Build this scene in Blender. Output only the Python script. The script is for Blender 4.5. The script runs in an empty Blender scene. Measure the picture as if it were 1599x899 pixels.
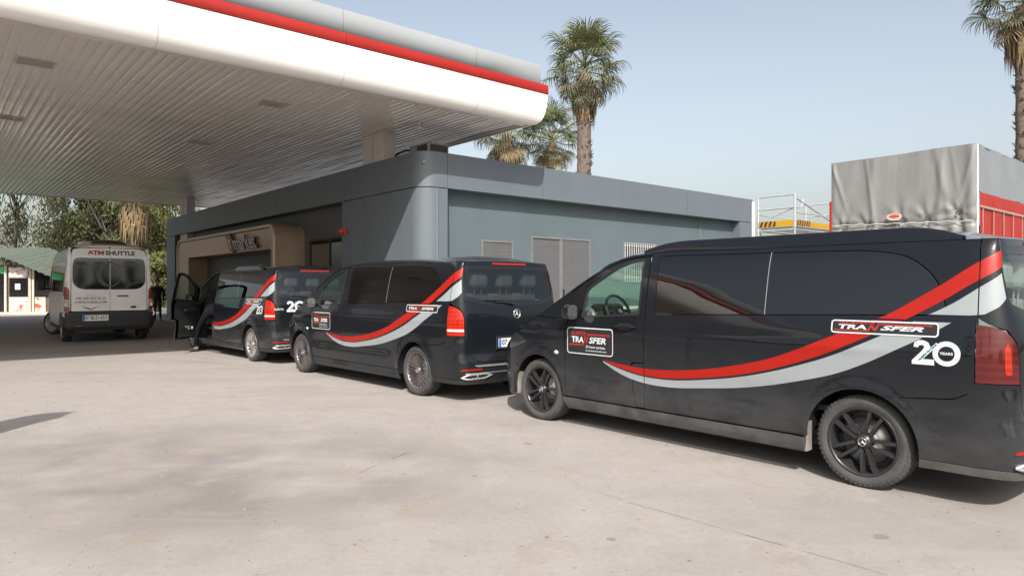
import bpy, bmesh, math, random
from mathutils import Vector, Matrix, geometry
R = math.radians
scene = bpy.context.scene

# ------------------------------------------------------------------ camera
cam_data = bpy.data.cameras.new('camera')
cam = bpy.data.objects.new('camera', cam_data)
scene.collection.objects.link(cam)
cam.location = (0, 0, 1.48)
cam.rotation_euler = (R(90), 0, 0)
cam_data.sensor_width = 36
cam_data.lens = 36 * 1076 / 1599
cam_data.shift_y = -0.0016
cam_data.clip_end = 3000
cam_data.clip_start = 0.05
scene.camera = cam

# ------------------------------------------------------------------ sky and sun
SUN_EL, SUN_AZ = 41.8, 180.0          # sun stands behind the camera
world = bpy.data.worlds.new('World')
scene.world = world
world.use_nodes = True
wn = world.node_tree
wn.nodes.clear()
sky = wn.nodes.new('ShaderNodeTexSky')
sky.sky_type = 'NISHITA'
sky.sun_disc = False
sky.sun_elevation = R(SUN_EL)
sky.sun_rotation = R(SUN_AZ)
sky.altitude = 0
sky.air_density = 1.3
sky.dust_density = 4.0
sky.ozone_density = 1.0
bg = wn.nodes.new('ShaderNodeBackground')
bg.inputs['Strength'].default_value = 0.15
wo = wn.nodes.new('ShaderNodeOutputWorld')
hsv = wn.nodes.new('ShaderNodeHueSaturation')     # hazy spring air: paler blue all round
hsv.inputs['Saturation'].default_value = 0.60
wn.links.new(sky.outputs[0], hsv.inputs['Color'])
wn.links.new(hsv.outputs[0], bg.inputs[0])
wn.links.new(bg.outputs[0], wo.inputs[0])

sun_data = bpy.data.lights.new('sun', 'SUN')
sun_data.energy = 4.8
sun_data.angle = R(0.6)
sun_data.color = (1.0, 0.955, 0.89)
sun = bpy.data.objects.new('sun', sun_data)
scene.collection.objects.link(sun)
sun.rotation_euler = (R(90 - SUN_EL), 0, 0)   # light travels towards +Y and down
sun.location = (0, -20, 30)

scene.view_settings.view_transform = 'Standard'
scene.view_settings.look = 'None'
scene.view_settings.gamma = 1
scene.view_settings.exposure = 0.35
scene.view_settings.use_curve_mapping = False
scene.cycles.max_bounces = 8
scene.cycles.transparent_max_bounces = 16
scene.cycles.use_denoising = True

# ------------------------------------------------------------------ helpers
C = scene.collection
UX, UY = -0.6496, 0.7603        # direction in which the vans point
VX, VY = 0.7603, 0.6496         # towards the shop
ANG = math.atan2(VY, VX)        # local x = v, local y = u


def W(u, v, z=0.0):
    return Vector((UX * u + VX * v, UY * u + VY * v, z))


def lerp(a, b, t):
    return a + (b - a) * t


def sstep(a, b, x):
    t = max(0.0, min(1.0, (x - a) / (b - a)))
    return t * t * (3 - 2 * t)


class Curve:
    """smooth monotone interpolation through points"""
    def __init__(self, pts):
        self.x = [p[0] for p in pts]
        self.y = [p[1] for p in pts]
        n = len(pts)
        d = [(self.y[i + 1] - self.y[i]) / (self.x[i + 1] - self.x[i]) for i in range(n - 1)]
        m = [d[0]] + [0.0] * (n - 2) + [d[-1]]
        for i in range(1, n - 1):
            m[i] = 0.0 if d[i - 1] * d[i] <= 0 else 2 * d[i - 1] * d[i] / (d[i - 1] + d[i])
        self.m = m

    def __call__(self, t):
        x, y, m = self.x, self.y, self.m
        if t <= x[0]:
            return y[0]
        if t >= x[-1]:
            return y[-1]
        lo, hi = 0, len(x) - 1
        while hi - lo > 1:
            k = (lo + hi) // 2
            if x[k] <= t:
                lo = k
            else:
                hi = k
        h = x[hi] - x[lo]
        s = (t - x[lo]) / h
        return ((2 * s ** 3 - 3 * s * s + 1) * y[lo] + (s ** 3 - 2 * s * s + s) * h * m[lo]
                + (-2 * s ** 3 + 3 * s * s) * y[hi] + (s ** 3 - s * s) * h * m[hi])


def catmull(pts, n=8, closed=False):
    out = []
    k = len(pts)
    rng = range(k) if closed else range(k - 1)
    for i in rng:
        p0 = pts[(i - 1) % k] if closed or i > 0 else pts[0]
        p1 = pts[i]
        p2 = pts[(i + 1) % k]
        p3 = pts[(i + 2) % k] if closed or i + 2 < k else pts[-1]
        for j in range(n):
            t = j / n
            out.append(tuple(0.5 * (2 * b + (c - a) * t + (2 * a - 5 * b + 4 * c - d) * t * t + (-a + 3 * b - 3 * c + d) * t ** 3)
                             for a, b, c, d in zip(p0, p1, p2, p3)))
    if not closed:
        out.append(tuple(pts[-1]))
    return out


def round_poly(pts, r, n=5):
    """rounded corners; r one radius or one for each corner"""
    out = []
    k = len(pts)
    for i in range(k):
        p = Vector(pts[i]).to_2d()
        a = Vector(pts[i - 1]).to_2d()
        b = Vector(pts[(i + 1) % k]).to_2d()
        ri = r[i] if isinstance(r, (list, tuple)) else r
        if ri <= 0:
            out.append((p.x, p.y))
            continue
        da, db = (a - p), (b - p)
        la, lb = da.length, db.length
        t = min(ri, la * .49, lb * .49)
        pa, pb = p + da / la * t, p + db / lb * t
        for j in range(n + 1):
            q = j / n
            v = pa * (1 - q) ** 2 + p * 2 * q * (1 - q) + pb * q * q
            out.append((v.x, v.y))
    return out


def tag(o, label=None, cat=None, group=None, kind=None):
    if label:
        o['label'] = label
    if cat:
        o['category'] = cat
    if group:
        o['group'] = group
    if kind:
        o['kind'] = kind
    return o


def empty(name, loc, rz=0.0, label=None, cat=None, group=None):
    o = bpy.data.objects.new(name, None)
    o.empty_display_size = .2
    o.location = loc
    o.rotation_euler = (0, 0, rz)
    C.objects.link(o)
    return tag(o, label, cat, group)


def link(name, me, parent=None, loc=None, rot=None, scale=None):
    o = bpy.data.objects.new(name, me)
    C.objects.link(o)
    if parent:
        o.parent = parent
    if loc is not None:
        o.location = loc
    if rot is not None:
        o.rotation_euler = rot
    if scale is not None:
        o.scale = scale
    return o


class MB:
    """collects shapes into one mesh"""
    def __init__(self):
        self.v, self.f, self.sm, self.mi = [], [], [], []

    def add(self, vs, fs, smooth=False, mi=0):
        b = len(self.v)
        self.v += [tuple(p) for p in vs]
        self.f += [tuple(b + i for i in f) for f in fs]
        self.sm += [smooth] * len(fs)
        self.mi += [mi] * len(fs)
        return self

    def box(self, x0, x1, y0, y1, z0, z1, bev=0.0, mi=0):
        if x0 > x1: x0, x1 = x1, x0
        if y0 > y1: y0, y1 = y1, y0
        if z0 > z1: z0, z1 = z1, z0
        if bev <= 0:
            vs = [(x, y, z) for x in (x0, x1) for y in (y0, y1) for z in (z0, z1)]
            fs = [(0, 1, 3, 2), (4, 6, 7, 5), (0, 4, 5, 1), (2, 3, 7, 6), (0, 2, 6, 4), (1, 5, 7, 3)]
            return self.add(vs, fs, mi=mi)
        b = min(bev, (x1 - x0) * .49, (y1 - y0) * .49, (z1 - z0) * .49)
        bm = bmesh.new()
        vs = [bm.verts.new((x, y, z)) for x in (x0, x1) for y in (y0, y1) for z in (z0, z1)]
        for f in [(0, 1, 3, 2), (4, 6, 7, 5), (0, 4, 5, 1), (2, 3, 7, 6), (0, 2, 6, 4), (1, 5, 7, 3)]:
            bm.faces.new([vs[i] for i in f])
        bmesh.ops.bevel(bm, geom=bm.edges[:], offset=b, segments=2, affect='EDGES', profile=.5)
        bm.verts.index_update()
        self.add([v.co[:] for v in bm.verts], [[v.index for v in f.verts] for f in bm.faces], mi=mi)
        bm.free()
        return self

    def tube(self, pts, rad, n=8, cap=True, smooth=True, mi=0):
        pts = [Vector(p) for p in pts]
        rs = rad if isinstance(rad, (list, tuple)) else [rad] * len(pts)
        vs, fs = [], []
        prev = None
        for i, p in enumerate(pts):
            d = (pts[min(i + 1, len(pts) - 1)] - pts[max(i - 1, 0)])
            d = d.normalized() if d.length > 1e-9 else Vector((0, 0, 1))
            if prev is None:
                a = Vector((0, 0, 1)) if abs(d.z) < .9 else Vector((1, 0, 0))
                x = d.cross(a).normalized()
            else:
                x = (prev - d * prev.dot(d)).normalized()
            prev = x
            y = d.cross(x)
            for k in range(n):
                t = 2 * math.pi * k / n
                vs.append(p + (x * math.cos(t) + y * math.sin(t)) * rs[i])
        for i in range(len(pts) - 1):
            for k in range(n):
                fs.append((i * n + k, i * n + (k + 1) % n, (i + 1) * n + (k + 1) % n, (i + 1) * n + k))
        self.add(vs, fs, smooth, mi)
        if cap:
            self.add(vs[:n], [tuple(range(n))[::-1]], mi=mi)
            self.add(vs[-n:], [tuple(range(n))], mi=mi)
        return self

    def lathe(self, prof, n=32, axis='y', c=(0, 0, 0), closed=False, smooth=True, mi=0):
        """prof: (radius, along axis)"""
        vs, fs = [], []
        m = len(prof)
        for k in range(n):
            t = 2 * math.pi * k / n
            for r, a in prof:
                q = (r * math.cos(t), r * math.sin(t))
                if axis == 'y':
                    vs.append((c[0] + q[0], c[1] + a, c[2] + q[1]))
                elif axis == 'z':
                    vs.append((c[0] + q[0], c[1] + q[1], c[2] + a))
                else:
                    vs.append((c[0] + a, c[1] + q[0], c[2] + q[1]))
        for k in range(n):
            for i in range(m if closed else m - 1):
                j = (i + 1) % m
                fs.append((k * m + i, k * m + j, ((k + 1) % n) * m + j, ((k + 1) % n) * m + i))
        return self.add(vs, fs, smooth, mi)

    def prism(self, poly, a0, a1, axis='z', smooth=False, mi=0, c=(0, 0, 0)):
        """extrude a 2D polygon (any shape) between a0 and a1 along an axis"""
        def P(p, a):
            if axis == 'z':
                return (c[0] + p[0], c[1] + p[1], c[2] + a)
            if axis == 'y':
                return (c[0] + p[0], c[1] + a, c[2] + p[1])
            return (c[0] + a, c[1] + p[0], c[2] + p[1])
        n = len(poly)
        tri = geometry.tessellate_polygon([[Vector((p[0], p[1], 0)) for p in poly]])
        lo = [P(p, a0) for p in poly]
        hi = [P(p, a1) for p in poly]
        self.add(lo, tri, mi=mi)
        self.add(hi, tri, mi=mi)
        self.add(lo + hi, [(i, (i + 1) % n, n + (i + 1) % n, n + i) for i in range(n)], smooth, mi)
        return self

    def mesh(self, name, mats):
        me = bpy.data.meshes.new(name)
        me.from_pydata(self.v, [], self.f)
        if not isinstance(mats, (list, tuple)):
            mats = [mats]
        for m in mats:
            me.materials.append(m)
        me.polygons.foreach_set('use_smooth', self.sm)
        me.polygons.foreach_set('material_index', self.mi)
        bm = bmesh.new()
        bm.from_mesh(me)
        bmesh.ops.recalc_face_normals(bm, faces=bm.faces[:])
        bm.to_mesh(me)
        bm.free()
        me.update()
        return me

    def build(self, name, mats, parent=None, loc=None, rot=None):
        return link(name, self.mesh(name, mats), parent, loc, rot)


# ------------------------------------------------------------------ materials
MATS = {}


def new_mat(name):
    m = bpy.data.materials.new(name)
    m.use_nodes = True
    nt = m.node_tree
    return m, nt, nt.nodes['Principled BSDF']


def N(nt, kind, **kw):
    n = nt.nodes.new('ShaderNode' + kind)
    for k, v in kw.items():
        if hasattr(n, k):
            setattr(n, k, v)
        else:
            n.inputs[k.replace('_', ' ')].default_value = v
    return n


def noise(nt, scale, detail=4, rough=.55, co='Object', dist=0.0, vec=None):
    if vec is None:
        tc = N(nt, 'TexCoord')
        vec = tc.outputs[co]
    n = N(nt, 'TexNoise')
    n.inputs['Scale'].default_value = scale
    n.inputs['Detail'].default_value = detail
    n.inputs['Roughness'].default_value = rough
    n.inputs['Distortion'].default_value = dist
    nt.links.new(vec, n.inputs['Vector'])
    return n.outputs['Fac']


def ramp(nt, fac, stops, interp='LINEAR'):
    r = N(nt, 'ValToRGB')
    r.color_ramp.interpolation = interp
    el = r.color_ramp.elements
    while len(el) < len(stops):
        el.new(.5)
    for e, (p, c) in zip(el, stops):
        e.position = p
        e.color = c if len(c) == 4 else (*c, 1)
    nt.links.new(fac, r.inputs[0])
    return r.outputs[0]


def mixc(nt, fac, a, b, blend='MIX'):
    m = N(nt, 'Mix', data_type='RGBA', blend_type=blend)
    for sock, val in ((m.inputs[0], fac), (m.inputs[6], a), (m.inputs[7], b)):
        if hasattr(val, 'is_linked') or hasattr(val, 'links'):
            nt.links.new(val, sock)
        else:
            sock.default_value = val if not isinstance(val, tuple) or len(val) == 4 else (*val, 1)
    return m.outputs[2]


def math_(nt, op, a, b=None):
    m = N(nt, 'Math', operation=op)
    for i, val in enumerate((a, b)):
        if val is None:
            continue
        if hasattr(val, 'links'):
            nt.links.new(val, m.inputs[i])
        else:
            m.inputs[i].default_value = val
    return m.outputs[0]


def bump(nt, bsdf, height, strength=.3, dist=.01):
    b = N(nt, 'Bump')
    b.inputs['Strength'].default_value = strength
    b.inputs['Distance'].default_value = dist
    nt.links.new(height, b.inputs['Height'])
    nt.links.new(b.outputs[0], bsdf.inputs['Normal'])


def plain(name, col, rough=.5, metal=0.0, spec=.5, coat=0.0, var=.12, vscale=6.0, bmp=0.0, bscale=60.0, coat_r=.05):
    """plain surface with a little unevenness in colour and gloss"""
    if name in MATS:
        return MATS[name]
    m, nt, b = new_mat(name)
    n = noise(nt, vscale, 5)
    lo = tuple(c * (1 - var) for c in col)
    hi = tuple(min(1, c * (1 + var)) for c in col)
    c = ramp(nt, n, [(.3, lo), (.7, hi)])
    nt.links.new(c, b.inputs['Base Color'])
    rr = N(nt, 'MapRange')
    rr.inputs['To Min'].default_value = max(0.02, rough - .06)
    rr.inputs['To Max'].default_value = min(1, rough + .08)
    nt.links.new(n, rr.inputs['Value'])
    nt.links.new(rr.outputs[0], b.inputs['Roughness'])
    b.inputs['Metallic'].default_value = metal
    b.inputs['Specular IOR Level'].default_value = spec
    b.inputs['Coat Weight'].default_value = coat
    b.inputs['Coat Roughness'].default_value = coat_r
    if bmp:
        bump(nt, b, noise(nt, bscale, 4), bmp, .01)
    MATS[name] = m
    return m


def glassy(name, tint, base=.02, rough=.015, refl=1.0):
    """thin pane: tinted see-through plus mirror reflection by angle"""
    if name in MATS:
        return MATS[name]
    m = bpy.data.materials.new(name)
    m.use_nodes = True
    nt = m.node_tree
    nt.nodes.clear()
    out = N(nt, 'OutputMaterial')
    tr = N(nt, 'BsdfTransparent')
    tr.inputs[0].default_value = (*tint, 1)
    gl = N(nt, 'BsdfGlossy')
    gl.inputs['Color'].default_value = (refl, refl, refl, 1)
    n = noise(nt, 3.0, 3)
    rr = N(nt, 'MapRange')
    rr.inputs['To Min'].default_value = rough * .5
    rr.inputs['To Max'].default_value = rough * 1.8
    nt.links.new(n, rr.inputs['Value'])
    nt.links.new(rr.outputs[0], gl.inputs['Roughness'])
    lw = N(nt, 'LayerWeight')
    lw.inputs['Blend'].default_value = .5
    f5 = math_(nt, 'POWER', lw.outputs['Facing'], 4.2)
    a = math_(nt, 'ADD', math_(nt, 'MULTIPLY', f5, .9), .045 + base)
    mx = N(nt, 'MixShader')
    nt.links.new(a, mx.inputs[0])
    nt.links.new(tr.outputs[0], mx.inputs[1])
    nt.links.new(gl.outputs[0], mx.inputs[2])
    nt.links.new(mx.outputs[0], out.inputs[0])
    MATS[name] = m
    return m


def paint_dusty(name, col, dust=(.20, .18, .16), amount=1.0, rough=.16, metal=0.0, zlo=.10, zhi=1.0):
    """car paint under a film of road dust that thickens towards the sills"""
    if name in MATS:
        return MATS[name]
    m, nt, b = new_mat(name)
    tc = N(nt, 'TexCoord')
    sep = N(nt, 'SeparateXYZ')
    nt.links.new(tc.outputs['Object'], sep.inputs[0])
    mr = N(nt, 'MapRange', interpolation_type='SMOOTHSTEP')
    mr.inputs['From Min'].default_value = zlo
    mr.inputs['From Max'].default_value = zhi
    mr.inputs['To Min'].default_value = .20 * amount
    mr.inputs['To Max'].default_value = .004 * amount
    nt.links.new(sep.outputs[2], mr.inputs['Value'])
    mp = N(nt, 'Mapping')
    mp.inputs['Scale'].default_value = (1, 1, 2.2)
    nt.links.new(tc.outputs['Object'], mp.inputs[0])
    n1 = noise(nt, 2.6, 6, .62, vec=mp.outputs[0], dist=.4)
    n2 = noise(nt, 38, 3, .7, vec=mp.outputs[0])
    n1 = ramp(nt, n1, [(.34, (.25, .25, .25)), (.72, (1.0, 1.0, 1.0))])
    a = math_(nt, 'MULTIPLY', n1, 1.5)
    a = math_(nt, 'ADD', a, math_(nt, 'MULTIPLY', n2, .55))
    fac = math_(nt, 'MULTIPLY', mr.outputs[0], a)
    c = mixc(nt, fac, col, dust)
    nt.links.new(c, b.inputs['Base Color'])
    r = math_(nt, 'ADD', math_(nt, 'MULTIPLY', fac, .9), rough)
    nt.links.new(r, b.inputs['Roughness'])
    cw = math_(nt, 'SUBTRACT', .80, math_(nt, 'MULTIPLY', fac, 1.7))
    cl = N(nt, 'Clamp')
    nt.links.new(cw, cl.inputs[0])
    nt.links.new(cl.outputs[0], b.inputs['Coat Weight'])
    b.inputs['Coat Roughness'].default_value = .035
    b.inputs['Metallic'].default_value = metal
    b.inputs['Specular IOR Level'].default_value = .06
    b.inputs['Coat IOR'].default_value = 1.42
    MATS[name] = m
    return m


# ------------------------------------------------------------------ sheets on curved surfaces
def fill2d(outline, holes=(), step=.08, stepy=None):
    """fill a polygon with a fine grid; returns verts, faces, boundary loops edges"""
    stepy = stepy or step
    loops = [[Vector((p[0], p[1], 0)) for p in outline]] + [[Vector((p[0], p[1], 0)) for p in h] for h in holes]
    tri = geometry.tessellate_polygon(loops)
    flat = [p for l in loops for p in l]
    bm = bmesh.new()
    vs = [bm.verts.new(p) for p in flat]
    for t in tri:
        try:
            bm.faces.new([vs[i] for i in t])
        except ValueError:
            pass
    x0, x1 = min(p.x for p in flat), max(p.x for p in flat)
    y0, y1 = min(p.y for p in flat), max(p.y for p in flat)
    for lo, hi, st, no in ((x0, x1, step, (1, 0, 0)), (y0, y1, stepy, (0, 1, 0))):
        k = math.floor(lo / st) + 1
        while k * st < hi - 1e-6:
            co = (k * st + 1e-5, 0, 0) if no[0] else (0, k * st + 1e-5, 0)
            bmesh.ops.bisect_plane(bm, geom=bm.verts[:] + bm.edges[:] + bm.faces[:], dist=1e-6, plane_co=co, plane_no=no)
            k += 1
    bm.normal_update()
    for f in bm.faces:
        if f.normal.z < 0:
            f.normal_flip()
    bm.verts.index_update()
    verts = [(v.co.x, v.co.y) for v in bm.verts]
    faces = [[v.index for v in f.verts] for f in bm.faces]
    bnd = []
    for e in bm.edges:
        if e.is_boundary:
            l = e.link_loops[0]
            bnd.append((l.vert.index, l.link_loop_next.vert.index))
    bm.free()
    return verts, faces, bnd


def sheet_mesh(name, outline, surf, mat, holes=(), off=0.0, flange=.02, step=.08, stepy=None, flip=False):
    """surf(a, b, off) -> (point, normal); the sheet lies on it, its rim is turned inwards"""
    v2, faces, bnd = fill2d(outline, holes, step, stepy)
    pts, nrm = [], []
    for a, b in v2:
        p, n = surf(a, b, off)
        pts.append(p)
        nrm.append(n)
    # orientation from the first big face
    best = max(faces, key=lambda f: ((pts[f[1]] - pts[f[0]]).cross(pts[f[2]] - pts[f[0]])).length)
    fn = (pts[best[1]] - pts[best[0]]).cross(pts[best[2]] - pts[best[0]])
    rev = fn.dot(nrm[best[0]]) < 0
    if rev:
        faces = [f[::-1] for f in faces]
        bnd = [(b, a) for a, b in bnd]
    V = [p[:] for p in pts]
    F = list(faces)
    ln = [nrm[i] for f in faces for i in f]
    if flange:
        for a, b in bnd:
            k = len(V)
            pa, pb = pts[a], pts[b]
            qa, qb = pa - nrm[a] * flange, pb - nrm[b] * flange
            V += [pb[:], pa[:], qa[:], qb[:]]
            F.append((k, k + 1, k + 2, k + 3))
            e = (pb - pa)
            nn = e.cross(nrm[a])
            nn = nn.normalized() if nn.length > 1e-12 else nrm[a]
            ln += [(nn + nrm[b] * .5).normalized(), (nn + nrm[a] * .5).normalized(), nn, nn]
    me = bpy.data.meshes.new(name)
    me.from_pydata(V, [], F)
    me.materials.append(mat)
    me.polygons.foreach_set('use_smooth', [True] * len(F))
    me.update()
    me.normals_split_custom_set([n[:] for n in ln])
    return me


class Wrap:
    """skin of a vehicle: s runs along the left side (s = x there) and round the rear, z is height"""
    def __init__(self, rear_pts, front_pts, side_prof, rear_prof, blend, extra=None):
        self.side, self.rear, self.blend, self.extra = Curve(side_prof), Curve(rear_prof), blend, extra

        def table(pts):
            d = catmull(pts, 14)
            s = [0.0]
            for a, b in zip(d, d[1:]):
                s.append(s[-1] + math.hypot(b[0] - a[0], b[1] - a[1]))
            return d, s
        self.rd, self.rs = table(rear_pts)
        self.fd, self.fs = table(front_pts)
        self.sr, self.sf = rear_pts[0][0], front_pts[0][0]
        self.hw = rear_pts[0][1]
        self.S_rear = self.sr - self.rs[-1]
        self.S_front = self.sf + self.fs[-1]

    def _tab(self, d, s, t):
        t = max(0.0, min(s[-1] - 1e-6, t))
        lo, hi = 0, len(s) - 1
        while hi - lo > 1:
            k = (lo + hi) // 2
            if s[k] <= t:
                lo = k
            else:
                hi = k
        q = (t - s[lo]) / (s[hi] - s[lo])

        def tang(i):
            a, b = d[max(i - 1, 0)], d[min(i + 1, len(d) - 1)]
            v = Vector((b[0] - a[0], b[1] - a[1]))
            return v.normalized()
        tg = (tang(lo) * (1 - q) + tang(hi) * q).normalized()
        return Vector((lerp(d[lo][0], d[hi][0], q), lerp(d[lo][1], d[hi][1], q))), tg

    def plan(self, s):
        if s < self.S_rear:
            p, n = self.plan(2 * self.S_rear - s)
            return Vector((p.x, -p.y)), Vector((n.x, -n.y))
        if s > self.S_front:
            p, n = self.plan(2 * self.S_front - s)
            return Vector((p.x, -p.y)), Vector((n.x, -n.y))
        if s < self.sr:
            p, t = self._tab(self.rd, self.rs, self.sr - s)
            return p, Vector((t.y, -t.x)) * (1 if True else 1)
        if s > self.sf:
            p, t = self._tab(self.fd, self.fs, s - self.sf)
            return p, Vector((-t.y, t.x))
        return Vector((s, self.hw)), Vector((0, 1))

    def pos(self, s, z, off=0.0):
        p, n = self.plan(s)
        ss = s if s > self.S_rear else 2 * self.S_rear - s
        t = self.blend(ss)
        ins = lerp(self.side(z), self.rear(z), t)
        if self.extra:
            ins += self.extra(ss, z)
        q = p - n * (ins - off)
        return Vector((q.x, q.y, z))

    def left(self, s, z, off=0.0):
        e = .006
        a, b = self.pos(s + e, z), self.pos(s - e, z)
        c, d = self.pos(s, z + e), self.pos(s, z - e)
        n = (c - d).cross(a - b).normalized()
        _, pn = self.plan(s)
        if n.x * pn.x + n.y * pn.y < 0:
            n = -n
        return self.pos(s, z) + n * off, n

    def right(self, s, z, off=0.0):
        p, n = self.left(s, z, off)
        return Vector((p.x, -p.y, p.z)), Vector((n.x, -n.y, n.z))


def text_mesh(name, body, size, mat, place, bold=0.0, shear=0.0, sx=1.0, align='CENTER', space=1.0, fit=None):
    """flat lettering; place(tx, ty) -> point"""
    cu = bpy.data.curves.new(name, 'FONT')
    cu.body = body
    cu.size = size
    cu.offset = bold
    cu.shear = shear
    cu.align_x = align
    cu.align_y = 'CENTER'
    cu.space_character = space
    cu.resolution_u = 3
    o = bpy.data.objects.new(name, cu)
    C.objects.link(o)
    dg = bpy.context.evaluated_depsgraph_get()
    me = bpy.data.meshes.new_from_object(o.evaluated_get(dg))
    bpy.data.objects.remove(o)
    bpy.data.curves.remove(cu)
    if fit:                                   # exact width and height, centred
        xs = [v.co.x for v in me.vertices]
        ys = [v.co.y for v in me.vertices]
        x0, x1, y0, y1 = min(xs), max(xs), min(ys), max(ys)
        for v in me.vertices:
            v.co.x = (v.co.x - (x0 + x1) / 2) / (x1 - x0) * fit[0]
            v.co.y = (v.co.y - (y0 + y1) / 2) / (y1 - y0) * fit[1]
        sx = 1.0
    for v in me.vertices:
        v.co = place(v.co.x * sx, v.co.y)
    me.materials.clear()
    me.materials.append(mat)
    me.name = name
    me.update()
    return me

# ------------------------------------------------------------------ ground
def ground_material():
    m, nt, b = new_mat('concrete_yard')
    tc = N(nt, 'TexCoord')
    co = tc.outputs['Object']
    big = noise(nt, .22, 5, .55, vec=co, dist=.6)
    mid = noise(nt, 1.3, 6, .6, vec=co, dist=.5)
    fine = noise(nt, 26, 5, .7, vec=co)
    grit = noise(nt, 190, 3, .7, vec=co)
    base = ramp(nt, big, [(.25, (0.266, 0.244, 0.229)), (.5, (0.300, 0.274, 0.257)), (.75, (0.326, 0.301, 0.283))])
    base = mixc(nt, .55, base, ramp(nt, mid, [(.3, (0.259, 0.237, 0.222)), (.55, (0.307, 0.280, 0.261)), (.8, (0.341, 0.307, 0.281))]))
    base = mixc(nt, .42, base, ramp(nt, fine, [(.28, (0.203, 0.184, 0.171)), (.5, (0.307, 0.281, 0.262)), (.72, (0.375, 0.345, 0.323))]))
    base = mixc(nt, .22, base, ramp(nt, grit, [(.30, (0.150, 0.135, 0.124)), (.5, (0.315, 0.289, 0.270)), (.7, (0.420, 0.390, 0.367))]))
    # soft traffic grime in drifts
    mp = N(nt, 'Mapping')
    mp.inputs['Rotation'].default_value = (0, 0, R(24))
    mp.inputs['Scale'].default_value = (.42, 1.0, 1)
    mp.inputs['Location'].default_value = (3.1, .7, 0)
    nt.links.new(co, mp.inputs[0])
    gr = noise(nt, .62, 4, .55, vec=mp.outputs[0], dist=.3)
    gm = ramp(nt, gr, [(.50, (0, 0, 0)), (.66, (1, 1, 1))])
    base = mixc(nt, math_(nt, 'MULTIPLY', gm, .30), base, (0.173, 0.154, 0.143))
    # soft blotchy dapples of tree shade, painted into the concrete colour
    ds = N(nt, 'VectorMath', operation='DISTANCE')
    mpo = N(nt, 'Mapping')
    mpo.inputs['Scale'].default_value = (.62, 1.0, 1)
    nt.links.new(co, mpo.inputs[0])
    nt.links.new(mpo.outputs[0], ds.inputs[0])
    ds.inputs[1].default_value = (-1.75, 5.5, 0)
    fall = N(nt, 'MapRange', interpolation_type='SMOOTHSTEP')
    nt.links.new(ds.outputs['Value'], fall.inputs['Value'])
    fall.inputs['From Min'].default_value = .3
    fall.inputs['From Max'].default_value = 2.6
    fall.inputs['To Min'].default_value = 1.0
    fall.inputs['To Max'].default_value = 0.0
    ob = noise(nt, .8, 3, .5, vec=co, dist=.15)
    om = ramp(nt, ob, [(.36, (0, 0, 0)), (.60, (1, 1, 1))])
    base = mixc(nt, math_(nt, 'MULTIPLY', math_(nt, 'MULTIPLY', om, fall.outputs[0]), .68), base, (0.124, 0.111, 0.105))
    # old damp and tyre rubbed patches of hand size and up
    pt = noise(nt, 3.4, 5, .65, vec=co, dist=.6)
    base = mixc(nt, math_(nt, 'MULTIPLY', ramp(nt, pt, [(.52, (0, 0, 0)), (.70, (1, 1, 1))]), .34), base, (.215, .190, .175))
    base = mixc(nt, math_(nt, 'MULTIPLY', ramp(nt, pt, [(.30, (1, 1, 1)), (.44, (0, 0, 0))]), .22), base, (.40, .365, .335))
    # rusty tan blotches
    tb = noise(nt, 2.1, 4, .6, vec=co, dist=.8)
    base = mixc(nt, math_(nt, 'MULTIPLY', ramp(nt, tb, [(.56, (0, 0, 0)), (.70, (1, 1, 1))]), .50), base, (0.270, 0.210, 0.161))
    # oil drops and small spots
    vo = N(nt, 'TexVoronoi', feature='F1')
    vo.inputs['Scale'].default_value = 2.3
    nt.links.new(co, vo.inputs['Vector'])
    sp = noise(nt, 3.1, 2, .5, vec=co)
    lim = math_(nt, 'MULTIPLY', math_(nt, 'SUBTRACT', sp, .44), .46)
    dn = math_(nt, 'ADD', vo.outputs['Distance'], math_(nt, 'MULTIPLY', math_(nt, 'SUBTRACT', fine, .5), .10))
    spot = N(nt, 'MapRange', interpolation_type='SMOOTHSTEP')
    nt.links.new(math_(nt, 'SUBTRACT', dn, lim), spot.inputs['Value'])
    spot.inputs['From Min'].default_value = 0.0
    spot.inputs['From Max'].default_value = .035
    spot.inputs['To Min'].default_value = .55
    spot.inputs['To Max'].default_value = 0.0
    base = mixc(nt, spot.outputs[0], base, (0.143, 0.120, 0.105))
    vo2 = N(nt, 'TexVoronoi', feature='F1')
    vo2.inputs['Scale'].default_value = 7.0
    nt.links.new(co, vo2.inputs['Vector'])
    sp2 = noise(nt, 9.0, 2, .5, vec=co)
    lim2 = math_(nt, 'MULTIPLY', math_(nt, 'SUBTRACT', sp2, .50), .55)
    s2 = N(nt, 'MapRange', interpolation_type='SMOOTHSTEP')
    nt.links.new(math_(nt, 'SUBTRACT', vo2.outputs['Distance'], lim2), s2.inputs['Value'])
    s2.inputs['From Min'].default_value = 0.0
    s2.inputs['From Max'].default_value = .03
    s2.inputs['To Min'].default_value = .6
    s2.inputs['To Max'].default_value = 0.0
    base = mixc(nt, s2.outputs[0], base, (0.128, 0.109, 0.098))
    # pale scuffs
    mp2 = N(nt, 'Mapping')
    mp2.inputs['Rotation'].default_value = (0, 0, R(-49))
    mp2.inputs['Scale'].default_value = (.25, 3.2, 1)
    nt.links.new(co, mp2.inputs[0])
    sc = noise(nt, 1.4, 5, .65, vec=mp2.outputs[0], dist=.3)
    base = mixc(nt, math_(nt, 'MULTIPLY', ramp(nt, sc, [(.58, (0, 0, 0)), (.72, (1, 1, 1))]), .16), base, (0.390, 0.360, 0.338))
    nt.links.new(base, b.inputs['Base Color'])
    b.inputs['Roughness'].default_value = .88
    b.inputs['Specular IOR Level'].default_value = .25
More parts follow.
